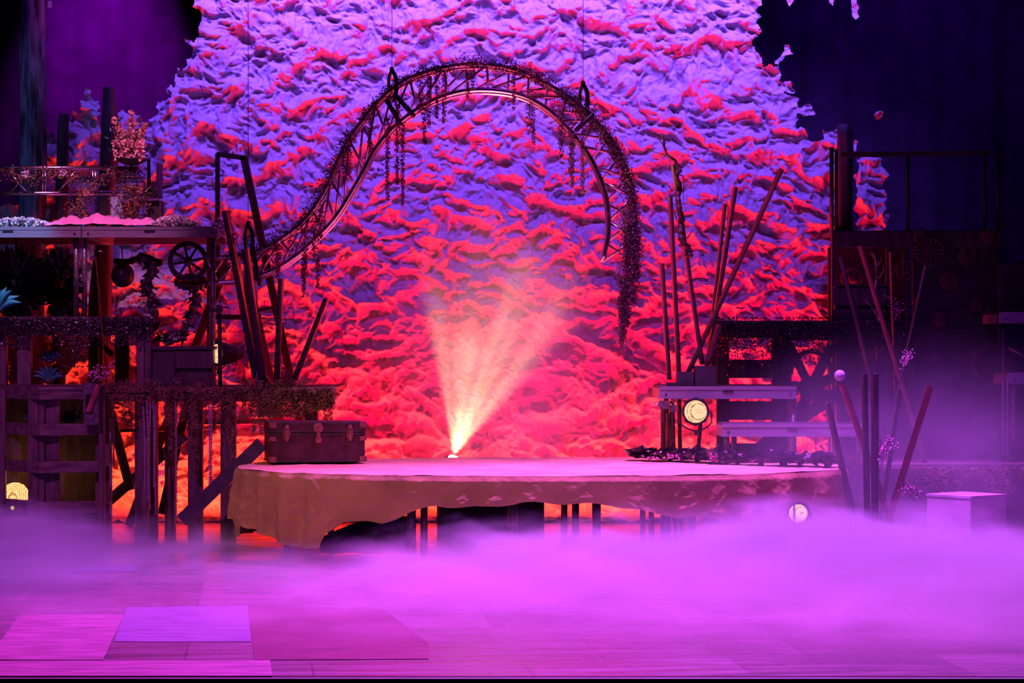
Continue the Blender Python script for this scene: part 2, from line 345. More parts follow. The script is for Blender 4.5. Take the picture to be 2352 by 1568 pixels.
# cloth: top disc plus hanging skirt with a wavy hem
HEM = [(540, 1185), (575, 1215), (640, 1240), (700, 1262), (738, 1262), (752, 1225), (790, 1196), (850, 1200), (880, 1203), (940, 1178), (1000, 1163), (1110, 1166), (1200, 1155), (1300, 1157), (1400, 1160), (1480, 1176), (1560, 1188), (1640, 1190), (1700, 1222), (1760, 1260), (1850, 1275), (1960, 1275)]
def hem_y(px):
    if px <= HEM[0][0]: return HEM[0][1]
    for (a, b), (c, e) in zip(HEM, HEM[1:]):
        if px <= c: return b + (e - b) * (px - a) / (c - a)
    return HEM[-1][1]
def cloth():
    nu, nv = 900, 46; T0, T1 = math.pi - .55, 2 * math.pi + .55
    us = np.linspace(T0, T1, nu); XY = np.array([rim(t) for t in us]); x, y = XY[:, 0], XY[:, 1]; mb = MB()
    arc = np.concatenate([[0], np.cumsum(np.hypot(np.diff(x), np.diff(y)))])
    nx_, ny_ = np.cos(us) / PA, np.sin(us) / PB; L = np.hypot(nx_, ny_); nx_ /= L; ny_ /= L
    px = CX + x * F / y; hz = np.array([max(.03, ZZ(hem_y(p) + 3 * math.sin(p * .05), q + .05 * n_)) for p, q, n_ in zip(px, y, ny_)]); hz = np.where(ny_ > 0, .15, hz)
    side = np.interp(px, [560, 700, 820, 1600, 1750], [1, 1, .25, .25, .6])
    v = np.linspace(0, 1, nv)[None, :]; dep = (Z_PLAT - hz)[:, None] * v; arc2 = arc[:, None] + 0 * v; sd = side[:, None]
    fold = np.sin(arc2 * 17 + 1.8 * np.sin(arc2 * 3.1)) * .045 * sd * np.minimum(1, dep * 3.0)
    cr = (crumple(arc2 * 2.1, dep * 2.1 + 3., 22) - 1.4) * .018 * np.minimum(1, dep * 4) * np.interp(px, [1000, 1300], [1, .5])[:, None]
    k = fold + cr + .12 * sd * dep * np.where(px < 620, .2, .2)[:, None] + .015 * np.minimum(1, dep * 25)
    Xv = x[:, None] + nx_[:, None] * k; Yv = y[:, None] + ny_[:, None] * k; Zv = Z_PLAT - dep + .004 * (v == 0)
    vv = list(zip(Xv.ravel().tolist(), Yv.ravel().tolist(), Zv.ravel().tolist()))
    fs = [(i * nv + j, i * nv + j + 1, (i + 1) * nv + j + 1, (i + 1) * nv + j) for i in range(nu - 1) for j in range(nv - 1)]
    mb.add(vv, fs)
    sk = mb
    # top disc, rings with soft wrinkles
    rings, n = 40, 360; tv = []; 
    for a in range(rings + 1):
        f = a / rings
        for k in range(n):
            t = 2 * math.pi * k / n; x, y = rim(t, -.015); x = PC[0] + (x - PC[0]) * f; y = PC[1] + (y - PC[1]) * f
            tv.append((x, y, Z_PLAT + .004))
    tv = np.array(tv); tv[:, 2] += .010 * np.clip(fbm(tv[:, 0] * 2.2, tv[:, 1] * 2.2, 31, 4), -.6, 1) + .004 * ridge(tv[:, 0] * 4, tv[:, 1] * 2, 35)
    tm = MB(); tm.add([tuple(p) for p in tv], [(a * n + k, a * n + (k + 1) % n, (a + 1) * n + (k + 1) % n, (a + 1) * n + k) for a in range(rings) for k in range(n)])
    return sk, tm
M['cloth'] = mat('crumpled_tan_canvas', (.50, .27, .15), .85, 0, .18, 2.2, bump=.5, bscale=25)
sk, tm = cloth()
cl = thing('canvas_cover', (PC[0], PC[1], Z_PLAT), 'crumpled tan canvas draped over the round platform with a wavy hanging hem', 'cloth')
sk.build('skirt', 'cloth', cl, True); tm.build('top_cloth', 'cloth', cl, True)
# ------------------------------------------------------------------ steamer trunk
def trunk():
    z0 = Z_PLAT + .025; t = thing('steamer_trunk', (XX(722, 21.95), 21.95, z0), 'dark oxblood steamer trunk with brass latches standing on the round platform', 'trunk')
    w, d, h = .86, .48, .365; hl = h * .74
    MB().box((-w / 2, -d / 2, 0), (w / 2, d / 2, hl - .004), .008).build('body', 'trunkbody', t)
    lid = MB().box((-w / 2 - .004, -d / 2 - .004, hl), (w / 2 + .004, d / 2 + .004, h), .01).build('lid', 'trunkbody', t)
    e = MB()
    for zz in (.006, hl - .022, hl + .004, h - .02):
        e.box((-w / 2 - .007, -d / 2 - .009, zz), (w / 2 + .007, -d / 2 - .003, zz + .016)); e.box((-w / 2 - .009, -d / 2, zz), (-w / 2 - .003, d / 2, zz + .016))
        for i in range(44): e.ball((-w / 2 + .012 + i * (w - .024) / 43, -d / 2 - .010, zz + .008), .0035, 5, 3)
    e.build('edge_binding', 'wood_dark', t)
    for sx in (-1, 1):
        for zz, hh in ((h - .05, .048), (hl - .075, .04), (.004, .05)):
            c = MB(); x1 = sx * (w / 2 + .010); c.box((x1 - sx * .06, -d / 2 - .013, zz), (x1, -d / 2 - .004, zz + hh)).box((x1 - sx * .006, -d / 2 - .013, zz), (x1 + sx * .004, -d / 2 + .05, zz + hh))
            c.build('corner_cap', 'brass', t)
        lt = MB().lathe((sx * w * .335, -d / 2 - .006, hl - .01), [(.045, 0), (.045, .008), (.038, .014)], (0, -1, 0), 20)
        for v in range(len(lt.v)): x, y, z = lt.v[v]; lt.v[v] = ((x - sx * w * .335) * .78 + sx * w * .335, y, (z - hl + .01) * 1.25 + hl - .01)
        lt = lt.build('latch', 'brass', t)
        MB().box((sx * w * .335 - .014, -d / 2 - .034, hl - .075), (sx * w * .335 + .014, -d / 2 - .02, hl + .025)).ball((sx * w * .335, -d / 2 - .03, hl + .05), .022, 10, 6, (1, .4, 1)).build('latch_lever', 'brass', lt).location = (0, 0, 0)
    lk = MB().lathe((0, -d / 2 - .006, h - .05), [(.045, 0), (.045, .010), (.030, .014), (.028, .024), (.012, .026)], (0, -1, 0), 24).box((-.018, -d / 2 - .022, hl - .045), (.018, -d / 2 - .008, h - .05)).lathe((0, -d / 2 - .006, hl - .065), [(.032, 0), (.030, .012), (.012, .014)], (0, -1, 0), 20)
    lk.build('lock', 'brass', t)
    for c in t.children_recursive:
        c.matrix_parent_inverse = Matrix.Identity(4)
    t.rotation_euler = (0, 0, R(13)); return t
# children were given in local coordinates
trunk()
# ------------------------------------------------------------------ generic rolling deck
def leaves_on(mb, pts, n, L, spread, down=.5, w=.5):
    m = len(pts) - 1
    for _ in range(n):
        k = random.random() * m; i = min(m - 1, int(k)); f = k - i; p = pts[i].lerp(pts[i + 1], f)
        p = p + Vector((random.gauss(0, spread), random.gauss(0, spread), random.gauss(0, spread)))
        mb.leaf(p, (U(-1, 1), U(-1, 1), U(-1, 1) - down), L * U(.6, 1.4), L * w * U(.7, 1.3))
    return mb
def deck(name, x0, x1, d0, d1, ztop, label, legs=(), zleg=0.0, thick=.105, group=None, topm='blackwood', brace=False):
    """flat stage deck: plywood top, aluminium frame, slot, bolts, pipe legs (px, depth)"""
    a, b = XX(x0, d0), XX(x1, d0); t = thing(name, ((a + b) / 2, (d0 + d1) / 2, zleg), label, 'stage deck', group)
    MB().box((a + .01, d0 + .01, ztop - .02), (b - .01, d1 - .01, ztop), .003).build('deck_top', topm, t)
    f = MB(); T = .04
    f.box((a, d0, ztop - thick), (b, d0 + T, ztop - .022)).box((a, d1 - T, ztop - thick), (b, d1, ztop - .022)).box((a, d0 + T, ztop - thick), (a + T, d1 - T, ztop - .022)).box((b - T, d0 + T, ztop - thick), (b, d1 - T, ztop - .022))
    f.box((a, d0 - .004, ztop - .032), (b, d0 + .004, ztop - .001)); f.box((a, d0 - .005, ztop - thick), (b, d0 + .003, ztop - thick + .012))
    f.build('frame', 'alu_deck', t)
    m = (a + b) / 2
    MB().box((m - .05, d0 - .007, ztop - .052), (m + .05, d0 - .003, ztop - .038)).build('latch_slot', 'black', t)
    for x in (a + .06, b - .06): MB().lathe((x, d0 - .002, ztop - thick * .62), [(.009, 0), (.009, .006), (.004, .008)], (0, -1, 0), 10).build('bolt', 'black', t)
    for px, dd, r, *zz in legs:
        l = MB().tube([Pz(px, dd, (zz[0] if zz else zleg) + .004), Pz(px, dd, ztop - .03)], r, 14).build('leg', 'steel', t, True)
    return t
# upper left decks
zU = ZZ(520, 22.9)
deck('stage_deck', -150, 186, 22.9, 24.55, zU, 'upper left aluminium deck holding white petals, its face lit cyan', ((40, 24.2, .024), (175, 22.98, .026)), ZZ(727, 22.85))
deck('stage_deck', 188, 500, 22.9, 24.55, zU, 'upper left aluminium deck with pink satin beside the black upright frame', ((194, 22.98, .026, ZZ(727, 22.85)), (489, 22.96, .026), (480, 24.1, .024)), ZZ(890, 22.55))
# right step decks
zR1 = ZZ(887, 22.45); zR2 = ZZ(973, 21.85)
deck('step_deck', 1515, 1830, 22.45, 23.6, zR1, 'upper of two right-hand deck steps, carrying the leaning tubes', ((1822, 22.52, .03), (1815, 23.5, .026), (1530, 23.5, .026)), .02, .118)
deck('step_deck', 1658, 1982, 21.85, 22.42, zR2, 'lower of two right-hand deck steps, near the leafy wreath', ((1669, 21.93, .026), (1686, 22.36, .026), (1972, 21.93, .026)), Z_PLAT + .02, .118)
# ------------------------------------------------------------------ petals and satin on the upper deck
def satin():
    nx, ny = 150, 30; x0, x1 = XX(98, 23.1), XX(385, 23.1); gx, gy = np.meshgrid(np.linspace(x0, x1, nx), np.linspace(22.95, 23.9, ny))
    h = .035 + .075 * fbm(gx * 4.2, gy * 2.2, 91, 3) + .06 * ridge(gx * 5 + gy * 3, gy * 4 - gx * 3, 95) + .03 * ridge(gx * 9 - gy * 5, gy * 9 + gx * 3, 97); t = (gx - x0) / (x1 - x0)
    env = np.minimum(1, np.minimum(t * 9, (1 - t) * 7)) * np.minimum(1, (gy - 22.93) * 9); z = zU + .008 + np.maximum(0, h) * .75 * env * (1.15 - .5 * np.abs(t - .45))
    mb = MB(); mb.add(list(zip(gx.ravel(), gy.ravel(), z.ravel())), [(j * nx + i, j * nx + i + 1, (j + 1) * nx + i + 1, (j + 1) * nx + i) for j in range(ny - 1) for i in range(nx - 1)])
    o = mb.build('satin_cloth', 'satin', None, True); tag(o, 'rumpled pink satin cloth lying on the upper left deck', 'cloth')
satin()
def petal_heap(x0, x1, d, n, label, h=.07):
    mb = MB(); a, b = XX(x0, d), XX(x1, d)
    for _ in range(n):
        x = U(a, b); t = (x - a) / (b - a); hh = h * math.sin(math.pi * (.12 + .76 * t)); p = (x, d + U(0, .35), zU + U(.0, 1) * hh)
        for k in range(5): mb.leaf(p, (U(-1, 1), U(-1, .3), U(.1, 1)), .032, .03)
    o = mb.build('petal_heap', 'whiteflower'); tag(o, label, 'petals', kind='stuff')
petal_heap(-20, 104, 22.95, 420, 'heap of white petals at the left end of the upper deck', .085)
petal_heap(348, 446, 22.95, 340, 'heap of white petals right of the pink satin cloth', .10)
mb = MB()
for _ in range(70): mb.leaf(Pz(508, 22.85, zU + .0) + Vector((random.gauss(0, .022), random.gauss(0, .02), random.gauss(0, .03))), (U(-1, 1), U(-1, 1), U(-1, 1)), .035, .03)
tag(mb.build('white_blossom', 'whiteflower'), 'white blossom stuck to the right corner of the upper deck', 'flower')
# ------------------------------------------------------------------ straight box truss rail, upper left
def lacing(mb, A, B, n, r, off=0):
    for i in range(n):
        pa = A[0].lerp(A[1], (i + off) / n); pb = B[0].lerp(B[1], (i + .5 + off) / n); pc = A[0].lerp(A[1], (i + 1 + off) / n)
        mb.tube([pa, pb], r, 6); mb.tube([pb, pc], r, 6)
def rail():
    d0, d1 = 23.6, 23.86; t = thing('box_truss', Pz(150, 23.7, zU), 'straight silver box truss forming a rail above the upper left deck', 'truss')
    for d in (d0, d1):
        for py in (386, 444): MB().tube([P(-160, py, d), P(318 if py < 400 else 276, py, d)], .022, 12).build('chord', 'alu', t, True)
    mb = MB()
    for x in (-60, 98, 213): mb.tube([P(x, 386, d0), P(x, 444, d0)], .012, 8); mb.tube([P(x + 6, 386, d1), P(x + 6, 444, d1)], .012, 8); mb.tube([P(x, 386, d0), P(x, 386, d1)], .012, 8); mb.tube([P(x, 444, d0), P(x, 444, d1)], .012, 8)
    for a, b in ((15, 62), (178, 132), (258, 300), (-60, -10)):
        mb.tube([P(a, 388, d0), P(b, 442, d0)], .013, 8); mb.tube([P(b + 8, 388, d1), P(a + 8, 442, d1)], .011, 8)
    mb.build('lacing', 'alu', t, True)
    MB().box(P(338, 366, d0 - .05), P(346, 428, d0)).box(P(362, 372, d0 - .05), P(371, 456, d0 + .3)).box(P(332, 432, d0 - .05), P(371, 456, d0 + .3)).build('end_frame', 'black', t)
    return t
rail()
# plinth under the flowers, bouquet, wire basket
pl = MB().box((XX(254, 23.5), 23.5, zU + .002), (XX(286, 23.5), 23.66, ZZ(448, 23.5)), .004).box((XX(326, 23.5), 23.62, zU + .002), (XX(366, 23.5), 23.8, ZZ(456, 23.5)), .004)
o = MB().box((XX(254, 23.42), 23.42, zU + .002), (XX(284, 23.42), 23.56, ZZ(452, 23.42)), .004).build('plinth_block', 'bluegrey'); tag(o, 'pale blue plinth block below the flower stand on the upper deck', 'plinth')
o = MB().box((XX(328, 23.42), 23.62, zU + .002), (XX(364, 23.42), 23.8, ZZ(458, 23.42)), .004).build('plinth_block', 'wood_dark'); tag(o, 'dark wooden plinth block under the black truss end frame', 'plinth')
st = thing('flower_stand', Pz(302, 23.4, zU), 'wire basket stand with a shallow dark bowl holding the tall flowers', 'stand')
c = Pz(302, 23.4, ZZ(368, 23.4))
MB().lathe(c, [(.04, -.05), (.10, -.03), (.155, .0), (.16, .012), (.14, .012)], n=28).build('bowl', 'black', st, True)
mb = MB(); zb = ZZ(428, 23.4)
for k in range(14):
    a = 2 * math.pi * k / 14; mb.tube(crom([c + Vector((0, 0, -.03)), c + Vector((.03 * math.cos(a), .03 * math.sin(a), -.10)), c + Vector((.11 * math.cos(a), .11 * math.sin(a), -.17)), Vector((c.x + .13 * math.cos(a), c.y + .13 * math.sin(a), zb))], 5), .003, 5)
for zz, rr in ((zb, .13), (zb + .05, .13), (c.z - .17, .11)): mb.tube([Vector((c.x + rr * math.cos(a * .2618), c.y + rr * math.sin(a * .2618), zz)) for a in range(25)], .004, 5)
mb.build('wire_basket', 'rust', st)
MB().tube([Vector((c.x, c.y, zU + .003)), Vector((c.x, c.y, zb))], .02, 8).lathe((c.x, c.y, zU + .003), [(.10, 0), (.09, .02), (.02, .03)], n=20).build('stand_foot', 'black', st)
def bouquet():
    t = thing('flower_bouquet', c, 'bouquet of blush snapdragons and gladioli in the dark bowl', 'flowers')
    for x1, y1, x0, w in ((262, 274, 296, .045), (302, 262, 300, .05), (334, 285, 312, .03), (280, 300, 298, .05), (318, 300, 308, .05)):
        mb = MB(); st_ = MB(); a = Pz(x0, 23.4, ZZ(364, 23.4)); b = P(x1, y1, 23.4 + U(-.08, .08)); st_.tube([a, b], .004, 5)
        for k in range(110):
            f = random.random() ** .8; p = a.lerp(b, f); rr = w * (1.15 - .85 * f)
            q = p + Vector((random.gauss(0, rr * .6), random.gauss(0, rr * .6), random.gauss(0, .012)))
            for _ in range(4): mb.leaf(q, (U(-1, 1), U(-1, 1), U(-.4, 1)), .03, .028)
        o = mb.build('flower_spike', 'pinkflower', t); st_.build('stem', 'leafg', t)
    mb = MB()
    for _ in range(150):
        q = Pz(U(260, 330), 23.3, U(ZZ(366, 23.3), ZZ(325, 23.3))); 
        for _ in range(4): mb.leaf(q + Vector((0, U(-.05, .1), 0)), (U(-1, 1), U(-1, 1), U(-.4, 1)), .036, .034)
    mb.build('blossom_base', 'pinkflower', t)
    mb = MB()
    for _ in range(90): mb.leaf(Pz(U(250, 345), 23.38, U(ZZ(372, 23.4), ZZ(300, 23.4))), (U(-1, 1), U(-1, 1), U(0, 1)), .06, .02)
    mb.build('foliage', 'leafg', t)
bouquet()
fo = MB()
for _ in range(900):
    px = random.gauss(302, 20); py = U(425, 508); px = 302 + (px - 302) * (1.25 - abs(py - 455) / 70); fo.leaf(Pz(px, 23.3 + U(-.12, .05), ZZ(py, 23.3)), (U(-1, 1), U(-1, 1), U(-1, 1)), .035, .018)
tag(fo.build('trailing_foliage', 'moss'), 'dusty foliage spilling down below the wire basket stand', 'foliage')
g = MB(); pts = [P(x, y, 23.52) for x, y in ((-10, 400), (30, 402), (60, 412), (95, 400), (130, 396), (165, 408), (200, 430), (232, 412), (262, 395), (300, 392), (330, 400))]
leaves_on(g, crom(pts), 900, .032, .035, .3); tag(g.build('rail_garland', 'moss'), 'thin dried garland wound along the straight silver truss rail', 'garland')
for x, y, col_, lb in ((60, 398, 'whiteflower', 'small white blossom on the left of the truss rail garland'), (144, 396, 'whiteflower', 'small white blossom midway along the truss rail garland'), (200, 443, 'pinkflower', 'small pink blossom on the lower chord of the truss rail')):
    mb = MB()
    for _ in range(26): mb.leaf(P(x, y, 23.45) + Vector((random.gauss(0, .014), 0, random.gauss(0, .014))), (U(-1, 1), U(-1, .2), U(-1, 1)), .03, .026)
    tag(mb.build('blossom', col_), lb, 'flower')
g = MB(); leaves_on(g, crom([P(x, y, 23.5) for x, y in ((206, 446), (185, 462), (165, 480), (160, 500))]), 260, .03, .035, .4); leaves_on(g, [P(188, 455, 23.5), P(190, 505, 23.5)], 160, .03, .03, .4)
tag(g.build('hanging_sprig', 'moss'), 'dried leafy sprig hanging from the truss rail towards the satin', 'foliage')
# ------------------------------------------------------------------ tree trunk columns at the left back
def column(pts, d, label, m='bark', top=True):
    """pts: list of (py, px_left, px_right)"""
    mb = MB(); n = 20; vv = []; rows = []
    for i in range(len(pts) - 1):
        for k in range(10): f = k / 10; rows.append([p + (q - p) * f for p, q in zip(pts[i], pts[i + 1])])
    rows.append(list(pts[-1]))
    for py, a, b in rows:
        x0, x1 = XX(a, d), XX(b, d); z = max(.0, ZZ(py, d)); cx_ = (x0 + x1) / 2; r = (x1 - x0) / 2
        for k in range(n):
            an = 2 * math.pi * k / n; q = r * (1 + .10 * math.sin(an * 5 + z * 2) + .05 * math.sin(an * 9 + z * 7)); vv.append((cx_ + q * math.cos(an), d + q * .8 * math.sin(an), z))
    m_ = len(rows); fs = [(i * n + k, (i + 1) * n + k, (i + 1) * n + (k + 1) % n, i * n + (k + 1) % n) for i in range(m_ - 1) for k in range(n)] + [tuple(range(n)), tuple(range(m_ * n - 1, (m_ - 1) * n - 1, -1))]
    mb.add(vv, fs); o = mb.build('tree_column', m, None, True); return tag(o, label, 'tree trunk', 'tree trunk columns at the left back')
DT = 24.7
column([(-60, 50, 104), (200, 48, 105), (340, 46, 104), (500, 42, 103), (900, 38, 100), (1212, 34, 98)], DT, 'tall thick tree trunk column rising past the top of the picture at far left')
column([(262, 136, 158), (300, 132, 157), (520, 126, 154), (900, 120, 150), (1212, 118, 148)], DT, 'narrow broken tree trunk column left of the torn backdrop peak', 'wood_dark')
column([(200, 238, 262), (260, 234, 270), (340, 231, 272), (520, 222, 258), (720, 204, 256), (900, 204, 255), (1212, 200, 255)], DT, 'dark tree trunk column directly behind the tall flower bouquet', 'wood_dark')
def dark_flat(pts, d, name, label, cat, m='sculpt', th=.03):
    o = MB().prism([(XX(x, d), ZZ(y, d)) for x, y in pts][::-1], d, d + th).build(name, m); return tag(o, label, cat)
def blob_bush(px, py, w, h, d, n, label, m='sculpt', L=.16):
    t = thing('leafy_bush', P(px, py + h / 2, d), label, 'bush'); mb = MB()
    for _ in range(n):
        a = U(0, 6.28); rr = math.sqrt(random.random()); p = P(px + w / 2 * rr * math.cos(a) * .8, py + h / 2 * rr * math.sin(a) * .8, d + U(-.05, .05)); q = Vector((math.cos(a), U(-.4, .1), -math.sin(a) + .2)); mb.leaf(p, q, L * U(.6, 1), L * .55, (0, 1, .2))
    mb.build('foliage', m, t)
    MB().tube([P(px, py + h / 2 + 10, d + .05), P(px, py, d + .05)], .02, 6).build('stem', 'sculpt', t); return t
blob_bush(40, 650, 120, 150, 24.1, 260, 'big dark leafy bush silhouette under the upper left deck')
blob_bush(138, 650, 70, 150, 24.2, 170, 'smaller dark leafy bush silhouette left of the paired deck legs')
def agave(px, py, d, n, L, label, m='teal'):
    t = thing('agave_plant', P(px, py, d), label, 'plant'); b = P(px, py, d)
    for k in range(n):
        a = math.pi * (.1 + .8 * k / (n - 1)); tip = b + Vector((math.cos(a) * L, U(-.1, .05), math.sin(a) * L * .9)); mid = b.lerp(tip, .5) + Vector((0, 0, L * .12))
        pts = crom([b, mid, tip], 5); mb = MB(); w = L * .13
        s_ = Vector((math.sin(a), 0, -math.cos(a)))
        vv = []; 
        for i, p in enumerate(pts):
            f = i / (len(pts) - 1); ww = w * math.sin(math.pi * (.15 + .85 * f)) + .002; vv += [p + s_ * ww, p + Vector((0, -.25 * ww, 0)), p - s_ * ww, p + Vector((0, .5 * ww, 0))]
        fs = [(4 * i + j, 4 * i + 4 + j, 4 * i + 4 + (j + 1) % 4, 4 * i + (j + 1) % 4) for i in range(len(pts) - 1) for j in range(4)]
        mb.add(vv, fs).build('leaf', m, t, True)
    MB().ball(b, .05, 10, 6, (1.2, 1, .6)).build('base', 'sculpt', t)
agave(-6, 712, 22.95, 9, .26, 'teal spiky plant at the left picture edge on the middle platform')
agave(112, 875, 23.0, 8, .17, 'teal spiky plant lower between the wooden posts')
agave(116, 830, 23.2, 9, .14, 'smaller teal plant standing behind the lower spiky plant')
# hanging globe, crinkled leather chain, wheel
o = MB().ball(P(282, 632, 23.6), .115, 20, 14, (1, 1, 1.05)).tube([P(282, 606, 23.6), P(280, 566, 23.6)], .006, 6).build('hanging_globe', 'sculpt', None, True); tag(o, 'round dark globe hanging below the upper left deck', 'globe')
def shard(path, n, L, name, label, cat, d, m='sculpt', spread=.05):
    pts = crom([P(x, y, d) for x, y in path]); mb = MB()
    for i in range(n):
        k = i / n * (len(pts) - 1); a = int(k); p = pts[a].lerp(pts[a + 1], k - a); T = (pts[a + 1] - pts[a]).normalized()
        ang = i * 2.4; s_ = Vector((math.cos(ang), math.sin(ang) * .6, math.sin(ang * 1.3))); r = L * U(.35, .6)
        mb.ball(p + s_ * spread * .5, r, 7, 4, (U(.7, 1.3), .6, U(.45, .9)))
        mb.leaf(p, T * .7 + s_, L * 1.3, L * .9)
    mb.tube(pts, .03, 8)
    return tag(mb.build(name, m), label, cat)
shard([(318, 585), (352, 615), (334, 655), (350, 690), (352, 730), (350, 760)], 34, .085, 'leather_petal_chain', 'chain of dark leathery petals hanging beside the wheel', 'hanging decoration', 23.3)
shard([(450, 655), (446, 700), (432, 740), (415, 775), (385, 780), (368, 775)], 30, .085, 'leather_petal_chain', 'curling chain of dark leathery petals below the wheel', 'hanging decoration', 23.3)
shard([(262, 600), (300, 600), (330, 590), (372, 605)], 20, .07, 'leather_petal_chain', 'short swag of dark petals beside the hanging globe', 'hanging decoration', 23.7)
def wheel(cx_, cy_, rp, d, label, name='spoked_wheel', tilt=(0.15, -1, .25), teeth=0, sp=8, m='rust', hub=.22, rim_=.14, th=.05, cat='wheel'):
    t = thing(name, P(cx_, cy_, d), label, cat); r = rp * d / F; C = Vector(P(cx_, cy_, d)); ax = Vector(tilt).normalized(); u = ax.cross(Vector((0, 0, 1))).normalized(); w = ax.cross(u); ri = r * (1 - rim_ * 1.6); n = max(40, teeth * 4) if teeth else 40; mb = MB(); vv = []
    for k in range(n):
        a = 2 * math.pi * k / n; ro = r * (1.0 if not teeth or (k // 2) % 2 else .88); e = u * math.cos(a) + w * math.sin(a); vv += [C + e * ro - ax * th / 2, C + e * ri - ax * th / 2, C + e * ri + ax * th / 2, C + e * ro + ax * th / 2]
    mb.add(vv, [(4 * k + j, 4 * ((k + 1) % n) + j, 4 * ((k + 1) % n) + (j + 1) % 4, 4 * k + (j + 1) % 4) for k in range(n) for j in range(4)])
    mb.build('rim', m, t)
    for k in range(sp):
        a = 2 * math.pi * k / sp + .2; e = u * math.cos(a) + w * math.sin(a); MB().bar(C + e * r * hub * .7, C + e * ri * 1.03, r * .11, th * .7, ax).build('spoke', m, t)
    MB().lathe(C - ax * th * .7, [(r * hub * .6, -.0), (r * hub, .012), (r * hub, th * 1.3), (r * hub * .4, th * 1.6)], ax, 18).build('hub', m, t); return t
wheel(432, 600, 46, 23.2, 'large dark spoked wheel hanging under the upper left deck', m='sculpt', tilt=(.25, -1, .15))
wheel(440, 648, 40, 23.35, 'flat dark cogwheel tipped below the large wheel', 'cogwheel', (.1, -.45, 1), 16, 6, 'sculpt', cat='cogwheel')
# ------------------------------------------------------------------ middle platform with leaf fringe
zM = ZZ(727, 22.85)
t = thing('wooden_platform', (XX(150, 23.5), 23.5, 0), 'middle wooden platform fringed with dark leaves, above the slatted crate tower', 'platform')
MB().box((XX(-140, 22.85), 22.85, zM - .05), (XX(350, 22.85), 24.3, zM), .006).build('platform_top', 'wood_dark', t)
MB().box((XX(-140, 22.9), 22.9, zM - .18), (XX(346, 22.9), 22.95, zM - .05)).build('apron', 'wood_dark', t)
for a, b in ((-4, 14), (38, 71), (-90, -70)): MB().box(Pz(a, 22.9, ZZ(888, 21.9) + .002), Pz(b, 22.9, zM - .18) + Vector((0, .09, 0))).build('post', 'wood_post', t)
MB().box(Pz(313, 22.9, ZZ(889, 22.9)), Pz(331, 22.9, zM - .05) + Vector((0, .09, 0))).box(Pz(332, 22.92, ZZ(889, 22.9)), Pz(346, 22.92, zM - .05) + Vector((0, .06, 0))).build('post', 'wood_post', t)
for a, b, dd in ((206, 226, 23.9), (222, 236, 24.2), (264, 296, 24.0)): MB().box(Pz(a, dd, .005 if a < 240 else ZZ(890, 22.55) + .002), Pz(b, dd, zM - .05) + Vector((0, .06, 0))).build('post', 'wood_dark', t)
MB().bar(P(200, 762, 23.7), P(258, 815, 23.7), .05, .03).build('brace', 'wood_dark', t)
g = MB()
for _ in range(3600):
    px = U(-8, 352); l = 18 + 22 * (math.sin(px * .05) * .5 + .5) + (30 if 140 < px < 205 else 0); py = 728 + abs(random.gauss(0, 1)) * l; g.leaf(Pz(px, 22.82, ZZ(min(py, 840 if 140 < px < 205 else 790), 22.82)) + Vector((0, U(-.02, .03), 0)), (U(-1, 1), U(-.5, .5), U(-1, .3)), .026, .016)
tag(g.build('leaf_fringe', 'blackleaf'), 'dark glossy leaf fringe along the edge of the middle platform', 'garland', kind='stuff')
# ------------------------------------------------------------------ slatted crate tower, lower left
def tower():
    d = 21.9; t = thing('slatted_tower', (XX(100, d), 22.3, 0), 'weathered slatted wooden tower lit orange inside at lower left', 'crate tower')
    zt = ZZ(888, d); xl, xc, xr = XX(-60, 22.5), XX(90, d), XX(226, 22.05)
    L = Vector((xl, 22.75, 0)); Cc = Vector((xc, d, 0)); Rr = Vector((xr, 22.05, 0))
    top = MB(); n = 4; q = [(xl, 22.75), (xc, d - .03), (xr + .05, 22.02), (-3.85, 22.5), (-3.85, 23.15), (xl, 23.2)]
    top.add([(x, y, zt - .03) for x, y in q] + [(x, y, zt) for x, y in q], [(5, 4, 3, 2, 1, 0), (6, 7, 8, 9, 10, 11)] + [(i, (i + 1) % 6, 6 + (i + 1) % 6, 6 + i) for i in range(6)]); top.build('top_board', 'wood_plank', t)
    for y0, y1 in ((893, 917), (973, 1000), (1060, 1086), (1152, 1180)):
        za, zb_ = ZZ(y1, d), ZZ(y0, d)
        for A, B in ((L, Cc), (Cc, Rr)):
            MB().bar(A + Vector((0, 0, (za + zb_) / 2)), B + Vector((0, 0, (za + zb_) / 2)), zb_ - za, .035, (B - A).cross(Vector((0, 0, 1)))).build('rail', 'wood_plank', t)
    for a, b, dd in ((64, 88, 22.0), (89, 102, 21.98), (103, 136, 22.02)): MB().box(Pz(a, dd, .005), Pz(b, dd, zt - .03) + Vector((0, .05, 0))).build('post', 'wood_post', t)
    for a, b, dd in ((-8, 12, 22.3), (219, 227, 22.15)): MB().box(Pz(a, dd, .005), Pz(b, dd, zt - .03) + Vector((0, .06, 0))).build('post', 'wood_post', t)
    MB().box(Pz(-60, 23.15, .005), Vector((-3.87, 23.19, zt - .03))).build('back_panel', 'wood_dark', t)
tower()
MB().box(Pz(228, 22.0, .005), Pz(239, 22.0, ZZ(888, 22)) + Vector((0, .08, 0))).build('timber_post', 'wood_post')
tag(bpy.data.objects['timber_post'], 'single tall timber post at the right corner of the slatted tower', 'post')
br = thing('metal_bracket', P(206, 975, 21.9), 'grey rectangular bracket plate holding a short red tube', 'bracket')
MB().box(P(191, 878, 21.88), P(228, 905, 21.93)).box(P(191, 950, 21.88), P(228, 975, 21.93)).box(P(191, 905, 21.88), P(199, 950, 21.93)).box(P(214, 905, 21.88), P(228, 950, 21.93)).build('bracket_plate', 'steel', br)
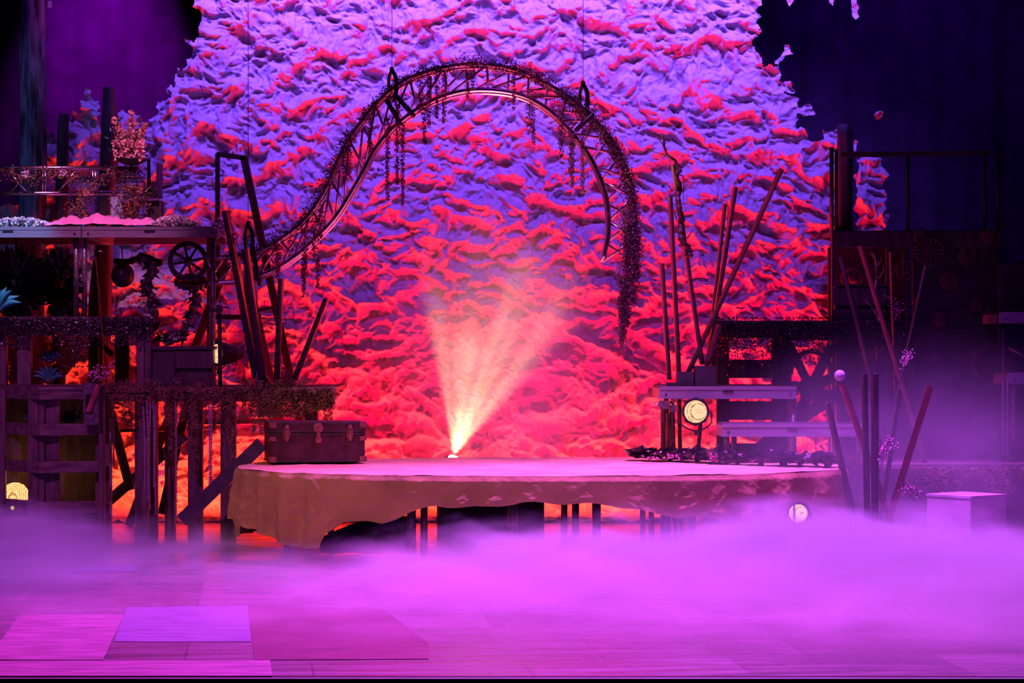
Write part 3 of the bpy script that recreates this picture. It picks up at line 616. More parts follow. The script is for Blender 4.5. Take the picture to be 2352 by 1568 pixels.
def hollow(a, b, r, name, m, parent=None):
    a, b = Vector(a), Vector(b); mb = MB().tube([a, b], r, 16, False).tube([a, b], r * .82, 16, False); n = 16
    for base in (0, n): mb.f += [(base + k, base + (k + 1) % n, 2 * n + base + (k + 1) % n, 2 * n + base + k) for k in range(n)]
    return mb.build(name, m, parent, True)
M['redtube'] = mat('crimson_tube', (.26, .05, .08), .4, 0, .2, 6)
tag(hollow(P(203, 945, 21.87), P(225, 882, 21.84), .026, 'short_tube', 'redtube'), 'short red tube stuck in the bracket, holding the berry twig', 'tube')
def twig(base, ends, name, label, d, m='berry', r=.009, dens=.028, n2=2):
    t = thing(name, P(*base, d), label, 'berry branch'); tw = MB(); be = MB()
    for e in ends:
        a = P(*base, d); b = P(*e, d + U(-.08, .08)); mid = a.lerp(b, .5) + Vector((U(-.03, .03), U(-.03, .03), .01)); pts = crom([a, mid, b], 6); tw.tube(pts, .003, 5)
        L = (b - a).length; k = 0
        while k < L:
            f = .25 + .75 * k / L; i = min(len(pts) - 2, int(f * (len(pts) - 1))); p = pts[i].lerp(pts[i + 1], f * (len(pts) - 1) - i)
            for _ in range(n2): q = p + Vector((random.gauss(0, .018), random.gauss(0, .012), random.gauss(0, .014))); be.ball(q, r * U(.8, 1.15), 6, 4); tw.tube([p, q], .0015, 3)
            k += dens
    tw.build('twig', 'wood_dark', t); be.build('berry_cluster', m, t, True)['kind'] = 'stuff'; return t
twig((226, 880), [(208, 850), (233, 832), (262, 832), (248, 850), (216, 842), (240, 842)], 'berry_branch', 'pink berry twig rising from the short red tube', 21.84)
o = MB().lathe(Pz(35, 22.5, ZZ(1140, 22.5)), [(.12, -.04), (.13, 0), (.12, .06), (.08, .11), (.03, .13)], n=24).build('glowing_dome_lamp', 'glow', None, True); tag(o, 'bright dome lamp glowing inside the slatted tower', 'lamp')
MB().box((XX(-60, 22.4), 22.35, ZZ(1158, 22.4) - .02), (XX(80, 22.4), 22.7, ZZ(1148, 22.4)), .004).build('lamp_shelf', 'wood_plank'); tag(bpy.data.objects['lamp_shelf'], 'low board inside the slatted tower carrying the dome lamp', 'shelf')
def point(name, loc, col, e, r=.05):
    l = bpy.data.lights.new(name, 'POINT'); l.color = col; l.energy = e; l.shadow_soft_size = r; o = bpy.data.objects.new(name, l); COL.objects.link(o); o.location = loc; return o
point('tower_lamp_light', Pz(60, 22.75, ZZ(1105, 22.6)), (1, .30, .08), 4, .1)
# ------------------------------------------------------------------ moss covered platform
zG = ZZ(890, 22.55)
t = thing('wooden_platform', (XX(500, 23.2), 23.2, 0), 'long timber platform whose edge is covered with dried moss, behind the trunk', 'platform')
MB().box((XX(240, 22.55), 22.55, zG - .045), (XX(765, 22.55), 24.2, zG), .005).build('platform_top', 'wood_plank', t)
MB().box((XX(242, 22.6), 22.6, zG - .13), (XX(762, 22.6), 22.66, zG - .045)).build('apron', 'wood_plank', t)
for a, b, dd in ((309, 340, 22.66), (340, 361, 22.9), (431, 465, 22.62), (506, 541, 22.66), (378, 402, 23.2), (241, 254, 22.66), (700, 730, 22.9)): MB().box(Pz(a, dd, .005), Pz(b, dd, zG - .13) + Vector((0, .09, 0))).build('post', 'wood_post', t)
for a, b, w, dd in (((256, 955), (300, 1125), .085, 23.0), ((250, 1150), (425, 1000), .10, 23.1), ((372, 1180), (432, 920), .08, 23.3)): MB().bar(P(*a, dd), P(*b, dd), w, .05).build('brace', 'wood_dark', t)
for a, b, r, dd in (((240, 990), (500, 982), .018, 23.5), ((430, 968), (620, 968), .035, 23.7), ((460, 940), (480, 952), .015, 23.0)): MB().tube([P(*a, dd), P(*b, dd)], r, 10).build('cross_pipe', 'steel', t, True)
o = MB().bar(P(418, 1195, 22.2), P(602, 1018, 22.2), .13, .05).build('leaning_board', 'plum'); tag(o, 'long dark board leaning diagonally beside the round platform', 'board')
g = MB()
for _ in range(9000):
    px = U(243, 768) if random.random() < .55 else U(590, 768); hgt = 24 if px < 590 else 66
    if 700 < px: hgt = 60 - (px - 700) * .3
    py = 890 + random.random() ** 1.3 * hgt * (1 if px > 590 else .8 + .5 * math.sin(px * .07)); g.leaf(Pz(px, 22.52, ZZ(py, 22.52)) + Vector((0, U(-.05, .04), 0)), (U(-1, 1), U(-.5, .5), U(-1, .4)), .026, .014)
for px, ln in ((256, 110), (285, 60), (300, 75), (322, 70), (345, 60), (384, 70), (395, 150), (420, 60), (440, 120), (450, 190), (470, 60), (492, 90), (505, 60), (525, 110), (536, 150), (560, 60), (575, 50), (583, 90), (600, 90), (622, 60), (748, 70), (760, 60)):
    for _ in range(int(ln * 3.6)):
        f = random.random() ** 1.2; g.leaf(Pz(px + random.gauss(0, 5 * (1 - f * .6)), 22.5, ZZ(905 + f * ln, 22.5)) + Vector((0, U(-.03, .03), 0)), (U(-1, 1), U(-.5, .5), U(-1, .2)), .024, .012)
for _ in range(900):
    px = random.choice((250, 262, 290, 305, 338, 350, 410, 455, 560, 590, 620, 640, 655, 690)) + random.gauss(0, 9); g.leaf(Pz(px, 22.55, zG + abs(random.gauss(0, .03))), (U(-1, 1), U(-.5, .5), U(0, 1)), .026, .013)
tag(g.build('moss_garland', 'moss'), 'shaggy dried moss hanging over the edge of the long timber platform', 'moss', kind='stuff')
# bead strands
def strand(px, py0, py1, d, sw=0):
    mb = MB(); y = py0
    while y < py1:
        mb.ball(P(px + sw * math.sin((y - py0) * .012), y, d), .0115, 6, 4); y += 5.3
    return mb.build('bead_strand', 'bead', None, True)
for px, a, b, sw, lb in ((253, 960, 1180, 1, 'bead strand along the leftmost timber post'), (260, 930, 1070, 1, 'short double-beaded strand hanging near the left brace'), (329, 935, 1165, 4, 'leftmost strand of the bead bundle on the moss platform post'), (337, 925, 1150, 3, 'bead strand second from left in the post bundle'), (345, 930, 1170, -3, 'bead strand in the middle of the post bundle'), (352, 925, 1120, 2, 'short bead strand right of the bundle middle'), (358, 930, 1180, -2, 'rightmost strand of the bead bundle on the moss platform post'), (404, 925, 1190, 1, 'single bead strand hanging between the two central posts'), (480, 930, 1130, 2, 'left strand of the dark bead pair near the right post'), (487, 930, 1120, -2, 'right strand of the dark bead pair near the right post')):
    tag(strand(px, a, b, 22.44, sw), lb, 'bead strand', 'bead strands hanging from the moss platform')
# dark crate and lamp with stand
cr = thing('slatted_crate', Pz(422, 22.75, zG), 'dark slatted crate standing on the moss platform below the wheel', 'crate')
a_, b_ = XX(352, 22.8), XX(494, 22.8); ct = ZZ(795, 22.8)
MB().box((a_, 22.66, zG + .004), (XX(410, 22.8), 22.9, ct - .03)).build('side_panel', 'blackwood', cr)
for y0, y1 in ((806, 845), (855, 890)): MB().box((XX(408, 22.8), 22.63, max(zG + .004, ZZ(y1, 22.79))), (b_, 22.66, ZZ(y0, 22.79))).build('slat', 'wood_dark', cr)
MB().box((XX(411, 22.8), 22.67, zG + .004), (b_ - .01, 22.9, ct - .03)).build('inner_box', 'black', cr)
MB().box((a_ - .01, 22.62, ct - .03), (b_ + .01, 22.92, ct)).build('lid', 'blackwood', cr)
def par(cx_, cy_, rp, d, label, ax=(0, -1, 0), hexa=True, lens='lamp'):
    t = thing('stage_lamp', P(cx_, cy_, d), label, 'stage lamp'); C = Vector(P(cx_, cy_, d)); r = rp * d / F; A = Vector(ax).normalized()
    MB().lathe(C, [(r * .55, -.26), (r * .95, -.16), (r * 1.28, -.03), (r * 1.28, .02), (r * 1.05, .02)], A, 8 if hexa else 24).build('housing', 'black', t)
    l = MB().lathe(C + A * .021, [(r, 0), (r * .92, .012), (r * .6, .024), (r * .2, .03)], A, 28).build('lens', lens, t, True)
    s_ = A.cross(Vector((0, 0, 1))).normalized() * r * 1.36
    MB().tube(crom([C + s_, C + s_ * .95 - Vector((0, 0, r * 1.1)), C - Vector((0, 0, r * 1.7)), C - s_ * .95 - Vector((0, 0, r * 1.1)), C - s_], 5), .007, 6).tube([C - Vector((0, 0, r * 1.7)), C - Vector((0, 0, r * 2.1))], .016, 8).build('yoke', 'black', t)
    return t
par(502, 812, 22, 22.95, 'glowing stage lamp beside the slatted crate on the left', (-1.2, -1, 0))
ps = thing('lamp_stand', Pz(506, 22.72, zG), 'thin black stand pipe with a clamp in front of the left lamp', 'stand')
MB().tube([Pz(506, 22.55, zG + .005), P(504, 706, 22.55)], .019, 12).build('pipe', 'black', ps, True)
MB().box(P(480, 708, 22.5), P(512, 716, 22.58)).box(P(497, 700, 22.48), P(510, 722, 22.6)).tube([P(505, 705, 22.5), P(525, 706, 22.5)], .008, 6).build('clamp', 'black', ps)
# ------------------------------------------------------------------ leaning frame, tubes and tubes on the left
def pipe(a, b, d, r, m, label, name='tube', cat='tube', db=None, zmin=None, ext=None):
    pa, pb = P(*a, d), P(*b, db or d)
    if ext is not None: pb = pa + (pb - pa) * ((pa.z - ext - r * .3) / (pa.z - pb.z))
    if zmin is not None: pb = Vector((pb.x, pb.y, zmin))
    return tag(hollow(pa, pb, r, name, m), label, cat)
fr = thing('upright_frame', Pz(560, 24.65, 0), 'tall black A-shaped metal frame standing behind the left tubes', 'frame')
dF = 24.65
MB().bar(P(500, 352, dF), P(500, 640, dF), .045, .05).build('upright', 'black', fr); MB().bar(P(498, 354, dF), P(563, 363, dF), .05, .05).build('top_bar', 'black', fr)
MB().bar(P(560, 360, dF), P(740, 1207, dF), .075, .05).build('sloping_leg', 'black', fr); MB().bar(P(522, 600, dF), P(296, 1207, dF), .085, .05).build('sloping_leg', 'blackwood', fr)
MB().bar(P(470, 728, dF - .06), P(600, 728, dF - .06), .05, .04).build('cross_bar', 'black', fr); MB().bar(P(580, 715, dF - .1), P(632, 705, dF - .1), .03, .03).build('cross_bar', 'black', fr)
MB().bar(P(560, 640, dF - .06), P(690, 1207, dF - .06), .16, .05).build('sloping_leg', 'blackwood', fr)
pipe((518, 484), (588, 868), 22.85, .036, 'plum', 'fat plum tube leaning left, tallest beside the upper deck corner')
pipe((564, 572), (603, 872), 22.7, .038, 'plum', 'second plum tube from the upper deck corner, upright and shorter')
pipe((546, 590), (574, 800), 22.98, .02, 'steel', 'thin grey pipe between the two plum tubes')
pipe((646, 640), (635, 884), 22.8, .030, 'card', 'upright brown tube standing on the moss platform right of the frame')
pipe((750, 686), (676, 872), 22.8, .028, 'card', 'brown tube leaning right over the moss platform end')
o = MB().prism([(XX(x, 22.8), ZZ(y, 22.8)) for x, y in ((586, 889), (588, 850), (600, 848), (628, 889))][::-1], 22.8, 22.95).build('wedge_block', 'steel'); tag(o, 'grey wedge block at the foot of the plum tubes', 'block')
g = MB(); leaves_on(g, [P(652, 852, 22.75), P(655, 888, 22.75)], 500, .022, .035, .3); leaves_on(g, [P(640, 884, 22.75), P(690, 886, 22.75)], 200, .022, .02, .1); tag(g.build('leaf_clump', 'leaf'), 'small dark leaf clump at the foot of the leaning brown tube', 'foliage', kind='stuff')
g = MB()
for _ in range(60): g.ball(P(U(500, 545), random.gauss(545, 10), 22.7), .007, 5, 3)
leaves_on(g, crom([P(x, y, 22.72) for x, y in ((505, 556), (520, 545), (545, 560), (560, 590))]), 160, .025, .02, .2); tag(g.build('berry_spray', 'leaf'), 'dark berry spray tangled on the tallest plum tube', 'foliage', kind='stuff')
# ------------------------------------------------------------------ curved truss
OUT_ = [(470, 588), (530, 590), (600, 575), (650, 546), (700, 505), (745, 440), (775, 372), (803, 318), (848, 258), (900, 205), (960, 172), (1040, 152), (1110, 148), (1190, 162), (1260, 195), (1320, 235), (1378, 290), (1420, 350), (1448, 420), (1459, 500), (1452, 600)]
INN_ = [(470, 650), (540, 646), (600, 632), (660, 602), (720, 553), (770, 500), (808, 440), (832, 398), (862, 342), (905, 292), (950, 257), (1000, 228), (1060, 210), (1120, 206), (1190, 216), (1250, 245), (1300, 290), (1345, 345), (1375, 400), (1394, 460), (1398, 530), (1385, 600)]
D0, D1 = 23.06, 23.33
def resample(pts, n):
    L = [0]
    for a, b in zip(pts, pts[1:]): L.append(L[-1] + (b - a).length)
    res = []; j = 0
    for k in range(n):
        s_ = L[-1] * k / (n - 1)
        while j < len(L) - 2 and L[j + 1] < s_: j += 1
        res.append(pts[j].lerp(pts[j + 1], (s_ - L[j]) / max(1e-6, L[j + 1] - L[j])))
    return res
tr = thing('curved_truss', P(1100, 400, 23.1), 'silver truss curving in a great hook above the round platform', 'truss')
NO = 90; ch = {}
for nm, pl in (('o', OUT_), ('i', INN_)):
    for k, dd in enumerate((D0, D1)):
        base = resample(crom([P(x, y, D0) for x, y in pl], 8), NO); pts = [Vector((p.x, dd, p.z)) for p in base]; ch[nm + str(k)] = pts
        MB().tube(pts, .0235, 12).build('chord', 'alu', tr, True)
NB = 31
for k in range(NB):
    i0, i1 = int(k * (NO - 1) / NB), int((k + 1) * (NO - 1) / NB); im = (i0 + i1) // 2
    mb = MB()
    if k % 2 == 0:
        mb.tube([ch['o0'][i0], ch['i0'][i1]], .0125, 7); mb.tube([ch['i1'][i0], ch['o1'][i1]], .0125, 7); mb.tube([ch['i0'][i0], ch['i1'][im]], .011, 6); mb.tube([ch['o0'][i0], ch['o1'][im]], .011, 6)
    else:
        mb.tube([ch['i0'][i0], ch['o0'][i1]], .0125, 7); mb.tube([ch['o1'][i0], ch['i1'][i1]], .0125, 7); mb.tube([ch['i1'][i0], ch['i0'][im]], .011, 6); mb.tube([ch['o1'][i0], ch['o0'][im]], .011, 6)
    mb.build('lacing', 'alu', tr, True)
# hanging points
for k, (cx_, cy_, y2) in enumerate(((900, 160, 210), (1339, 192, 255), (570, 515, 585))):
    t = thing('hanging_clamp', P(cx_, y2, 23.1), ('black hanging clamp and cable at the left shoulder of the curved truss', 'black hanging clamp and cable at the right shoulder of the curved truss', 'black hanging clamp and cable near the low left end of the curved truss')[k], 'clamp')
    MB().tube([P(cx_, -200, 23.1), P(cx_, cy_, 23.1)], .0032, 5).build('cable', 'black', t)
    MB().ball(P(cx_, cy_ - 2, 23.1), .022, 8, 6).tube(crom([P(cx_, cy_, 23.1), P(cx_ + 10, cy_ + 22, 23.05), P(cx_ + 9, cy_ + 60, 23.0), P(cx_ + 4, cy_ + 72, 22.96)], 5), .020, 8).tube(crom([P(cx_, cy_, 23.1), P(cx_ - 7, cy_ + 25, 23.15), P(cx_ - 5, cy_ + 70, 23.2)], 5), .017, 8).build('shackle', 'black', t, True)
for (a, b, lb) in (((905, 215), (952, 268), 'black strap crossing the truss at its left shoulder'), ((888, 230), (920, 285), 'second black strap left of the left shoulder strap'), ((1362, 262), (1322, 300), 'black strap crossing the truss at its right shoulder'), ((578, 560), (598, 655), 'black strap hanging round the low left end of the truss')):
    pts = [P(*a, 22.93), P(*b, 22.93)]; o = MB().tube(crom([pts[0], pts[0].lerp(pts[1], .5) + Vector((0, -.03, 0)), pts[1]], 4), .024, 8).build('strap', 'black', None, True); tag(o, lb, 'strap')
M['pinkleaf'] = mat('pink_tipped_leaf', (.75, .12, .35), .5, 0, .4, 12)
# vine on the curved truss
def vine(pts, n, L, spread, m, label, strands=(), dens=3.0):
    g = MB(); leaves_on(g, pts, n, L, spread, .3)
    for (px, py0, py1, w) in strands:
        for _ in range(int((py1 - py0) * dens)):
            f = random.random() ** 1.1; g.leaf(P(px + random.gauss(0, w * (1 - .7 * f)), py0 + f * (py1 - py0), 22.93 + U(-.04, .06)), (U(-1, 1), U(-.6, .6), U(-1, .2)), L, L * .5)
    return tag(g.build('leafy_vine', m), label, 'vine')
off = [p + Vector((-.02, -.02, .0)) for p in ch['o0']]
vine(off[3:31], 3000, .024, .034, 'leaf', 'dark leafy vine on the rising left arm of the curved truss', ((585, 585, 640, 4), (637, 560, 640, 5), (700, 520, 650, 5), (722, 500, 600, 5), (735, 480, 560, 6), (640, 560, 620, 4), (697, 600, 680, 3), (730, 590, 660, 3), (790, 330, 420, 6), (803, 300, 400, 5)))
vine(off[31:48], 1900, .024, .026, 'leaf', 'dark leafy vine on the left shoulder of the curved truss', ((850, 255, 350, 6), (890, 270, 460, 3), (912, 240, 420, 4), (925, 280, 470, 3), (965, 180, 260, 5), (975, 240, 330, 3), (985, 180, 290, 4), (1003, 170, 270, 3), (1020, 170, 280, 3)))
vine(off[48:62], 1100, .024, .026, 'leaf', 'leafy vine with pinkish tips over the crown of the curved truss', ((1075, 160, 230, 5), (1085, 150, 205, 5), (1180, 170, 250, 3), (1215, 200, 310, 6), (1225, 240, 330, 3)))
vine(off[62:76], 3400, .024, .040, 'leaf', 'dense dark vine at the right shoulder of the curved truss', ((1290, 240, 330, 10), (1310, 280, 400, 5), (1315, 300, 430, 3), (1338, 300, 440, 3), (1290, 260, 360, 6), (1340, 260, 300, 10)))
gp = MB()
for k0, k1, nn_ in ((47, 52, 240), (54, 62, 420)): leaves_on(gp, [p + Vector((0, 0, .045)) for p in off[k0:k1]], nn_, .024, .026, -.4)
tag(gp.build('blossom_garland', 'pinkleaf'), 'bright pink blossom tufts on top of the crown of the curved truss', 'garland', kind='stuff')
g = vine(off[74:90], 3600, .024, .040, 'leaf', 'heavy vine tail trailing off the right end of the curved truss', ((1455, 560, 700, 15), (1440, 600, 750, 12), (1432, 640, 775, 8), (1428, 680, 790, 6), (1462, 520, 640, 8), (1440, 480, 600, 10)), 9)
for x, y in ((1311, 425), (1341, 440)):
    mb = MB()
    for _ in range(16): mb.leaf(P(x, y, 22.9) + Vector((random.gauss(0, .012), 0, random.gauss(0, .014))), (U(-1, 1), U(-1, .2), U(-1, 1)), .022, .018)
    tag(mb.build('yellow_blossom', 'moss'), 'small yellowish blossom on the %s dangling strand' % ('left' if x < 1320 else 'right'), 'flower')
# ------------------------------------------------------------------ moving light with its fan of light
ml = thing('moving_light', P(1042, 1062, 23.35), 'moving-head lamp throwing a bright fan of light behind the round platform', 'stage lamp')
c0 = P(1042, 1050, 23.35)
MB().box((c0.x - .16, c0.y - .12, .0), (c0.x + .16, c0.y + .12, c0.z - .24), .015).build('base', 'black', ml)
MB().tube([c0 + Vector((-.12, 0, -.26)), c0 + Vector((-.13, 0, -.06))], .02, 8).tube([c0 + Vector((.12, 0, -.26)), c0 + Vector((.13, 0, -.06))], .02, 8).build('yoke', 'black', ml)
dirb = Vector((math.sin(R(16)), -.42, math.cos(R(16)))).normalized()
MB().lathe(c0 - dirb * .16, [(.05, 0), (.09, .04), (.09, .13), (.07, .15)], dirb, 20).build('head', 'black', ml, True)
MB().lathe(c0 - dirb * .008, [(.052, 0), (.045, .010), (.015, .016)], dirb, 20).build('lens', 'lampbig', ml, True)
def fan():
    l = bpy.data.lights.new('fan_beam', 'SPOT'); l.spot_size = R(54); l.spot_blend = .35; l.color = (1.0, .56, .26); l.energy = 900; l.shadow_soft_size = .02
    o = bpy.data.objects.new('fan_beam', l); COL.objects.link(o); o.location = c0 + dirb * .03; o.rotation_euler = (-dirb).to_track_quat('Z', 'Y').to_euler()
    l.use_nodes = True; nt = l.node_tree; em = nt.nodes['Emission']
    tc = N(nt, 'ShaderNodeTexCoord'); mp = N(nt, 'ShaderNodeMapping'); mp.inputs['Scale'].default_value = (7, 7, .01); nz = N(nt, 'ShaderNodeTexNoise'); nz.inputs['Scale'].default_value = 1.0; nz.inputs['Detail'].default_value = 2
    rp = N(nt, 'ShaderNodeMapRange'); rp.inputs[1].default_value = .42; rp.inputs[2].default_value = .62; rp.inputs[3].default_value = .15; rp.inputs[4].default_value = 2.0
    nt.links.new(tc.outputs['Normal'], mp.inputs[0]); nt.links.new(mp.outputs[0], nz.inputs['Vector']); nt.links.new(nz.outputs[0], rp.inputs[0]); nt.links.new(rp.outputs[0], em.inputs['Strength'])
fan()
# ------------------------------------------------------------------ leaning tubes on the right steps
dT = 22.75
def bx2(x0, x1, y0, y1, d, dep, name, m, label, cat, z0=None):
    o = MB().box((XX(x0, d), d, ZZ(y1, d) if z0 is None else z0), (XX(x1, d), d + dep, ZZ(y0, d)), .004).build(name, m); return tag(o, label, cat)
bx2(1556, 1594, 854, 886, 22.6, .22, 'socket_box', 'blackwood', 'small dark box holding the tilted tube foot, left of its larger twin', 'box', zR1 + .002)
bx2(1597, 1645, 840, 886, 22.55, .28, 'socket_box', 'blackwood', 'larger dark box at the feet of the right tube cluster', 'box', zR1 + .002)
bx2(1532, 1555, 879, 886, 22.6, .15, 'socket_box', 'blackwood', 'low flat block under the two left upright tubes', 'box', zR1 + .002)
pipe((1520, 605), (1537, 880), 22.66, .024, 'card', 'shortest left tube of the right-hand cluster', zmin=zR1 + .06)
pipe((1539, 452), (1560, 884), 22.70, .024, 'card', 'tall upright tube second from left in the right-hand cluster', zmin=zR1 + .06)
pipe((1546, 378), (1614, 842), 22.70, .023, 'card', 'tall tube wrapped by a gnarled branch in the right-hand cluster', ext=ZZ(840, 22.55) + .004)
pipe((1665, 468), (1633, 760), 22.82, .019, 'card', 'golden-brown thin tube between the two right tubes', ext=zR1)
pipe((1689, 430), (1625, 842), 22.76, .025, 'plum', 'violet tube leaning right beside the golden-brown one', ext=ZZ(840, 22.55) + .004)
pipe((1795, 388), (1580, 856), 22.72, .026, 'card', 'long tube leaning farthest right across the cluster', zmin=zR1 + .12)
pipe((1652, 745), (1622, 842), 22.64, .028, 'leaf', 'short speckled tube beside the moss frame corner', ext=ZZ(840, 22.55) + .004)
for k, (a, b, r, lb) in enumerate((((1523, 925), (1523, 1045), .026, 'left upright support tube under the upper step deck'), ((1536, 948), (1537, 1040), .020, 'thin support tube hanging from the clamp under the step deck'), ((1543, 920), (1553, 1042), .024, 'tilted dark support tube below the upper step deck'), ((1559, 916), (1567, 1042), .022, 'support tube just left of the round stage lamp'), ((1613, 916), (1588, 1045), .022, 'support tube slanting behind the round stage lamp'))):
    pipe(a, b, 22.6 if k < 3 else 22.8, r, 'steel', lb, zmin=.02)
def gnarl(path, d, r0, label, side=()):
    t = thing('gnarled_branch', P(*path[0], d), label, 'branch'); pts = crom([P(x, y, d + .03 * math.sin(i * 2.1)) for i, (x, y) in enumerate(path)], 6); n = len(pts)
    rs = [r0 * (1 - .8 * i / (n - 1)) * (1 + .25 * math.sin(i * 1.9)) for i in range(n)]; MB().tube(pts, rs, 9).build('bough', 'rust', t, True)
    for sp_ in side:
        p = crom([P(x, y, d) for x, y in sp_], 5); MB().tube(p, [.007 * (1 - .7 * i / (len(p) - 1)) for i in range(len(p))], 6).build('twig', 'rust', t, True)
gnarl([(1583, 590), (1580, 570), (1568, 555), (1563, 530), (1566, 505), (1560, 480), (1557, 450), (1562, 430), (1553, 400), (1562, 392), (1551, 370), (1540, 362), (1530, 350), (1524, 325), (1519, 308)], 22.66, .036, 'gnarled dark branch twisting round the tallest right tube', [[(1524, 335), (1512, 318), (1506, 311)], [(1530, 348), (1524, 335), (1540, 322)], [(1535, 358), (1512, 352), (1492, 345), (1484, 336)], [(1562, 520), (1550, 490), (1548, 470)], [(1572, 545), (1556, 535), (1552, 510)], [(1578, 548), (1590, 530), (1600, 524)], [(1545, 440), (1530, 418)], [(1556, 400), (1570, 410), (1568, 470)]])
par(1598, 945, 26, 22.3, 'round stage lamp glowing under the upper right step deck', (-.12, -1, 0))
cl2 = thing('pipe_clamp', P(1530, 928, 22.4), 'shiny pipe coupler joining the tubes under the upper step deck', 'clamp')
hollow(P(1541, 924, 22.36), P(1541, 924, 22.46), .024, 'coupler_ring', 'alu', cl2); MB().box(P(1514, 920, 22.4), P(1534, 938, 22.5)).box(P(1538, 930, 22.4), P(1552, 945, 22.5)).build('coupler_body', 'steel', cl2); MB().tube([P(1516, 928, 22.42), P(1500, 930, 22.42)], .010, 8).build('bolt', 'alu', cl2, True)
# leaf wreath on the platform
def wreath(x0, x1, d, n, label, m='blackleaf', L=.13):
    mb = MB()
    for _ in range(n):
        px = U(x0, x1); f = (px - x0) / (x1 - x0); p = Pz(px, d - .55 * f + U(-.12, .12), Z_PLAT + .03 + U(0, .045)); mb.leaf(p, (U(-1, 1), U(-1, .4), U(-.15, .5)), L * U(.6, 1.1), L * .95, (0, .5, 1))
    return tag(mb.build('leaf_wreath', m), label, 'leaves')
wreath(1455, 1660, 22.45, 190, 'glossy dark leaf garland on the platform below the stage lamp')
wreath(1640, 1925, 21.75, 230, 'glossy dark leaf garland on the platform under the lower step')
def flowercl(x0, x1, d, n, label):
    mb = MB()
    for _ in range(n): 
        q = Pz(U(x0, x1), d, Z_PLAT + .04 + abs(random.gauss(0, .03))); mb.ball(q, .008, 5, 4)
        for _ in range(3): mb.leaf(q, (U(-1, 1), U(-1, 0), U(-.2, 1)), .02, .016)
    tag(mb.build('blossom_cluster', 'berry'), label, 'flowers')
flowercl(1632, 1708, 21.6, 110, 'pale pink blossoms in front of the lower step leg'); flowercl(1852, 1910, 21.3, 90, 'pale pink blossoms at the right end of the leaf garland'); flowercl(1720, 1850, 21.45, 45, 'sparse tiny blossoms in the middle of the leaf garland'); flowercl(1470, 1620, 22.0, 40, 'sparse tiny blossoms below the round stage lamp')
# ------------------------------------------------------------------ dark frame wall on the right
dW = 23.75
wf = thing('timber_frame_wall', Pz(1860, dW, 0), 'dark moss-topped wooden frame wall with openings and a starburst behind the right steps', 'frame wall')
def brd(x0, x1, y0, y1, m='wood_dark', nm='board', dd=0.0, dep=.07):
    return MB().box(P(x0, y1, dW + dd), Vector((XX(x1, dW + dd), dW + dd + dep, ZZ(y0, dW + dd)))).build(nm, m, wf)
brd(1632, 2105, 736, 776, nm='top_beam', dd=-.06, dep=.24)
for x0, x1 in ((1646, 1675), (1772, 1818), (1920, 1968)): brd(x0, x1, 776, 1150, nm='stile')
brd(2014, 2100, 776, 1038, nm='stile')
brd(1633, 1650, 776, 884, nm='stile', dd=.03)
for y0, y1, x0, x1 in ((826, 868, 1675, 1772), (921, 964, 1672, 1772), (1018, 1150, 1672, 1818), (1060, 1150, 1818, 1920), (776, 782, 1818, 1920), (985, 1150, 1968, 2010)): brd(x0, x1, y0, y1, nm='rail', dd=.01, dep=.05)
MB().prism([(XX(x, dW), ZZ(y, dW)) for x, y in ((1735, 1020), (1772, 985), (1790, 985), (1790, 1020))][::-1], dW + .01, dW + .05).build('gusset', 'wood_dark', wf)
sc_ = (1862, 893)
MB().lathe(P(*sc_, dW + .02), [(.13, 0), (.13, .05)], (0, -1, 0), 9).build('starburst_hub', 'wood_dark', wf)
for (x, y), w in (((1812, 790), .085), ((1912, 790), .10), ((1926, 858), .10), ((1816, 985), .10), ((1930, 912), .075), ((1812, 885), .10), ((1835, 960), .06)):
    MB().bar(P(*sc_, dW + .03), P(x, y, dW + .03), w, .04).build('starburst_arm', 'wood_dark', wf)
MB().tube([P(1862 + 47 * math.cos(a * math.pi / 12), 860 + 52 * math.sin(a * math.pi / 12), dW + .05) for a in range(12, 25)], .03, 6).build('starburst_arc', 'wood_dark', wf)
MB().bar(P(1815, 975, dW + .02), P(2020, 840, dW + .02), .13, .04).build('diagonal_board', 'wood_dark', wf)
MB().bar(P(1965, 830, dW + .02), P(2010, 770, dW + .02), .13, .04).build('diagonal_board', 'wood_dark', wf); MB().bar(P(1968, 880, dW + .02), P(2016, 905, dW + .02), .10, .04).build('diagonal_board', 'wood_dark', wf); MB().bar(P(1968, 960, dW + .02), P(2016, 955, dW + .02), .12, .04).build('diagonal_board', 'wood_dark', wf)
g = MB()
for _ in range(4600):
    px = U(1632, 2100); dn = random.random(); py = 736 + 40 * random.random() if dn < .6 else 776 + abs(random.gauss(0, 30 if px < 1920 else 12)); g.leaf(Pz(px, dW - .10, ZZ(min(py, 880), dW)) + Vector((0, U(-.03, .02), 0)), (U(-1, 1), U(-.5, .5), U(-1, .4)), .026, .017)
for _ in range(260): g.leaf(Pz(U(1635, 2100), dW, ZZ(735, dW) + U(0, .02)), (U(-1, 1), U(-.5, .5), U(0, 1)), .03, .015)
tag(g.build('ivy_fringe', 'blackleaf'), 'glittering dark ivy netting hanging over the right frame wall', 'ivy', kind='stuff')
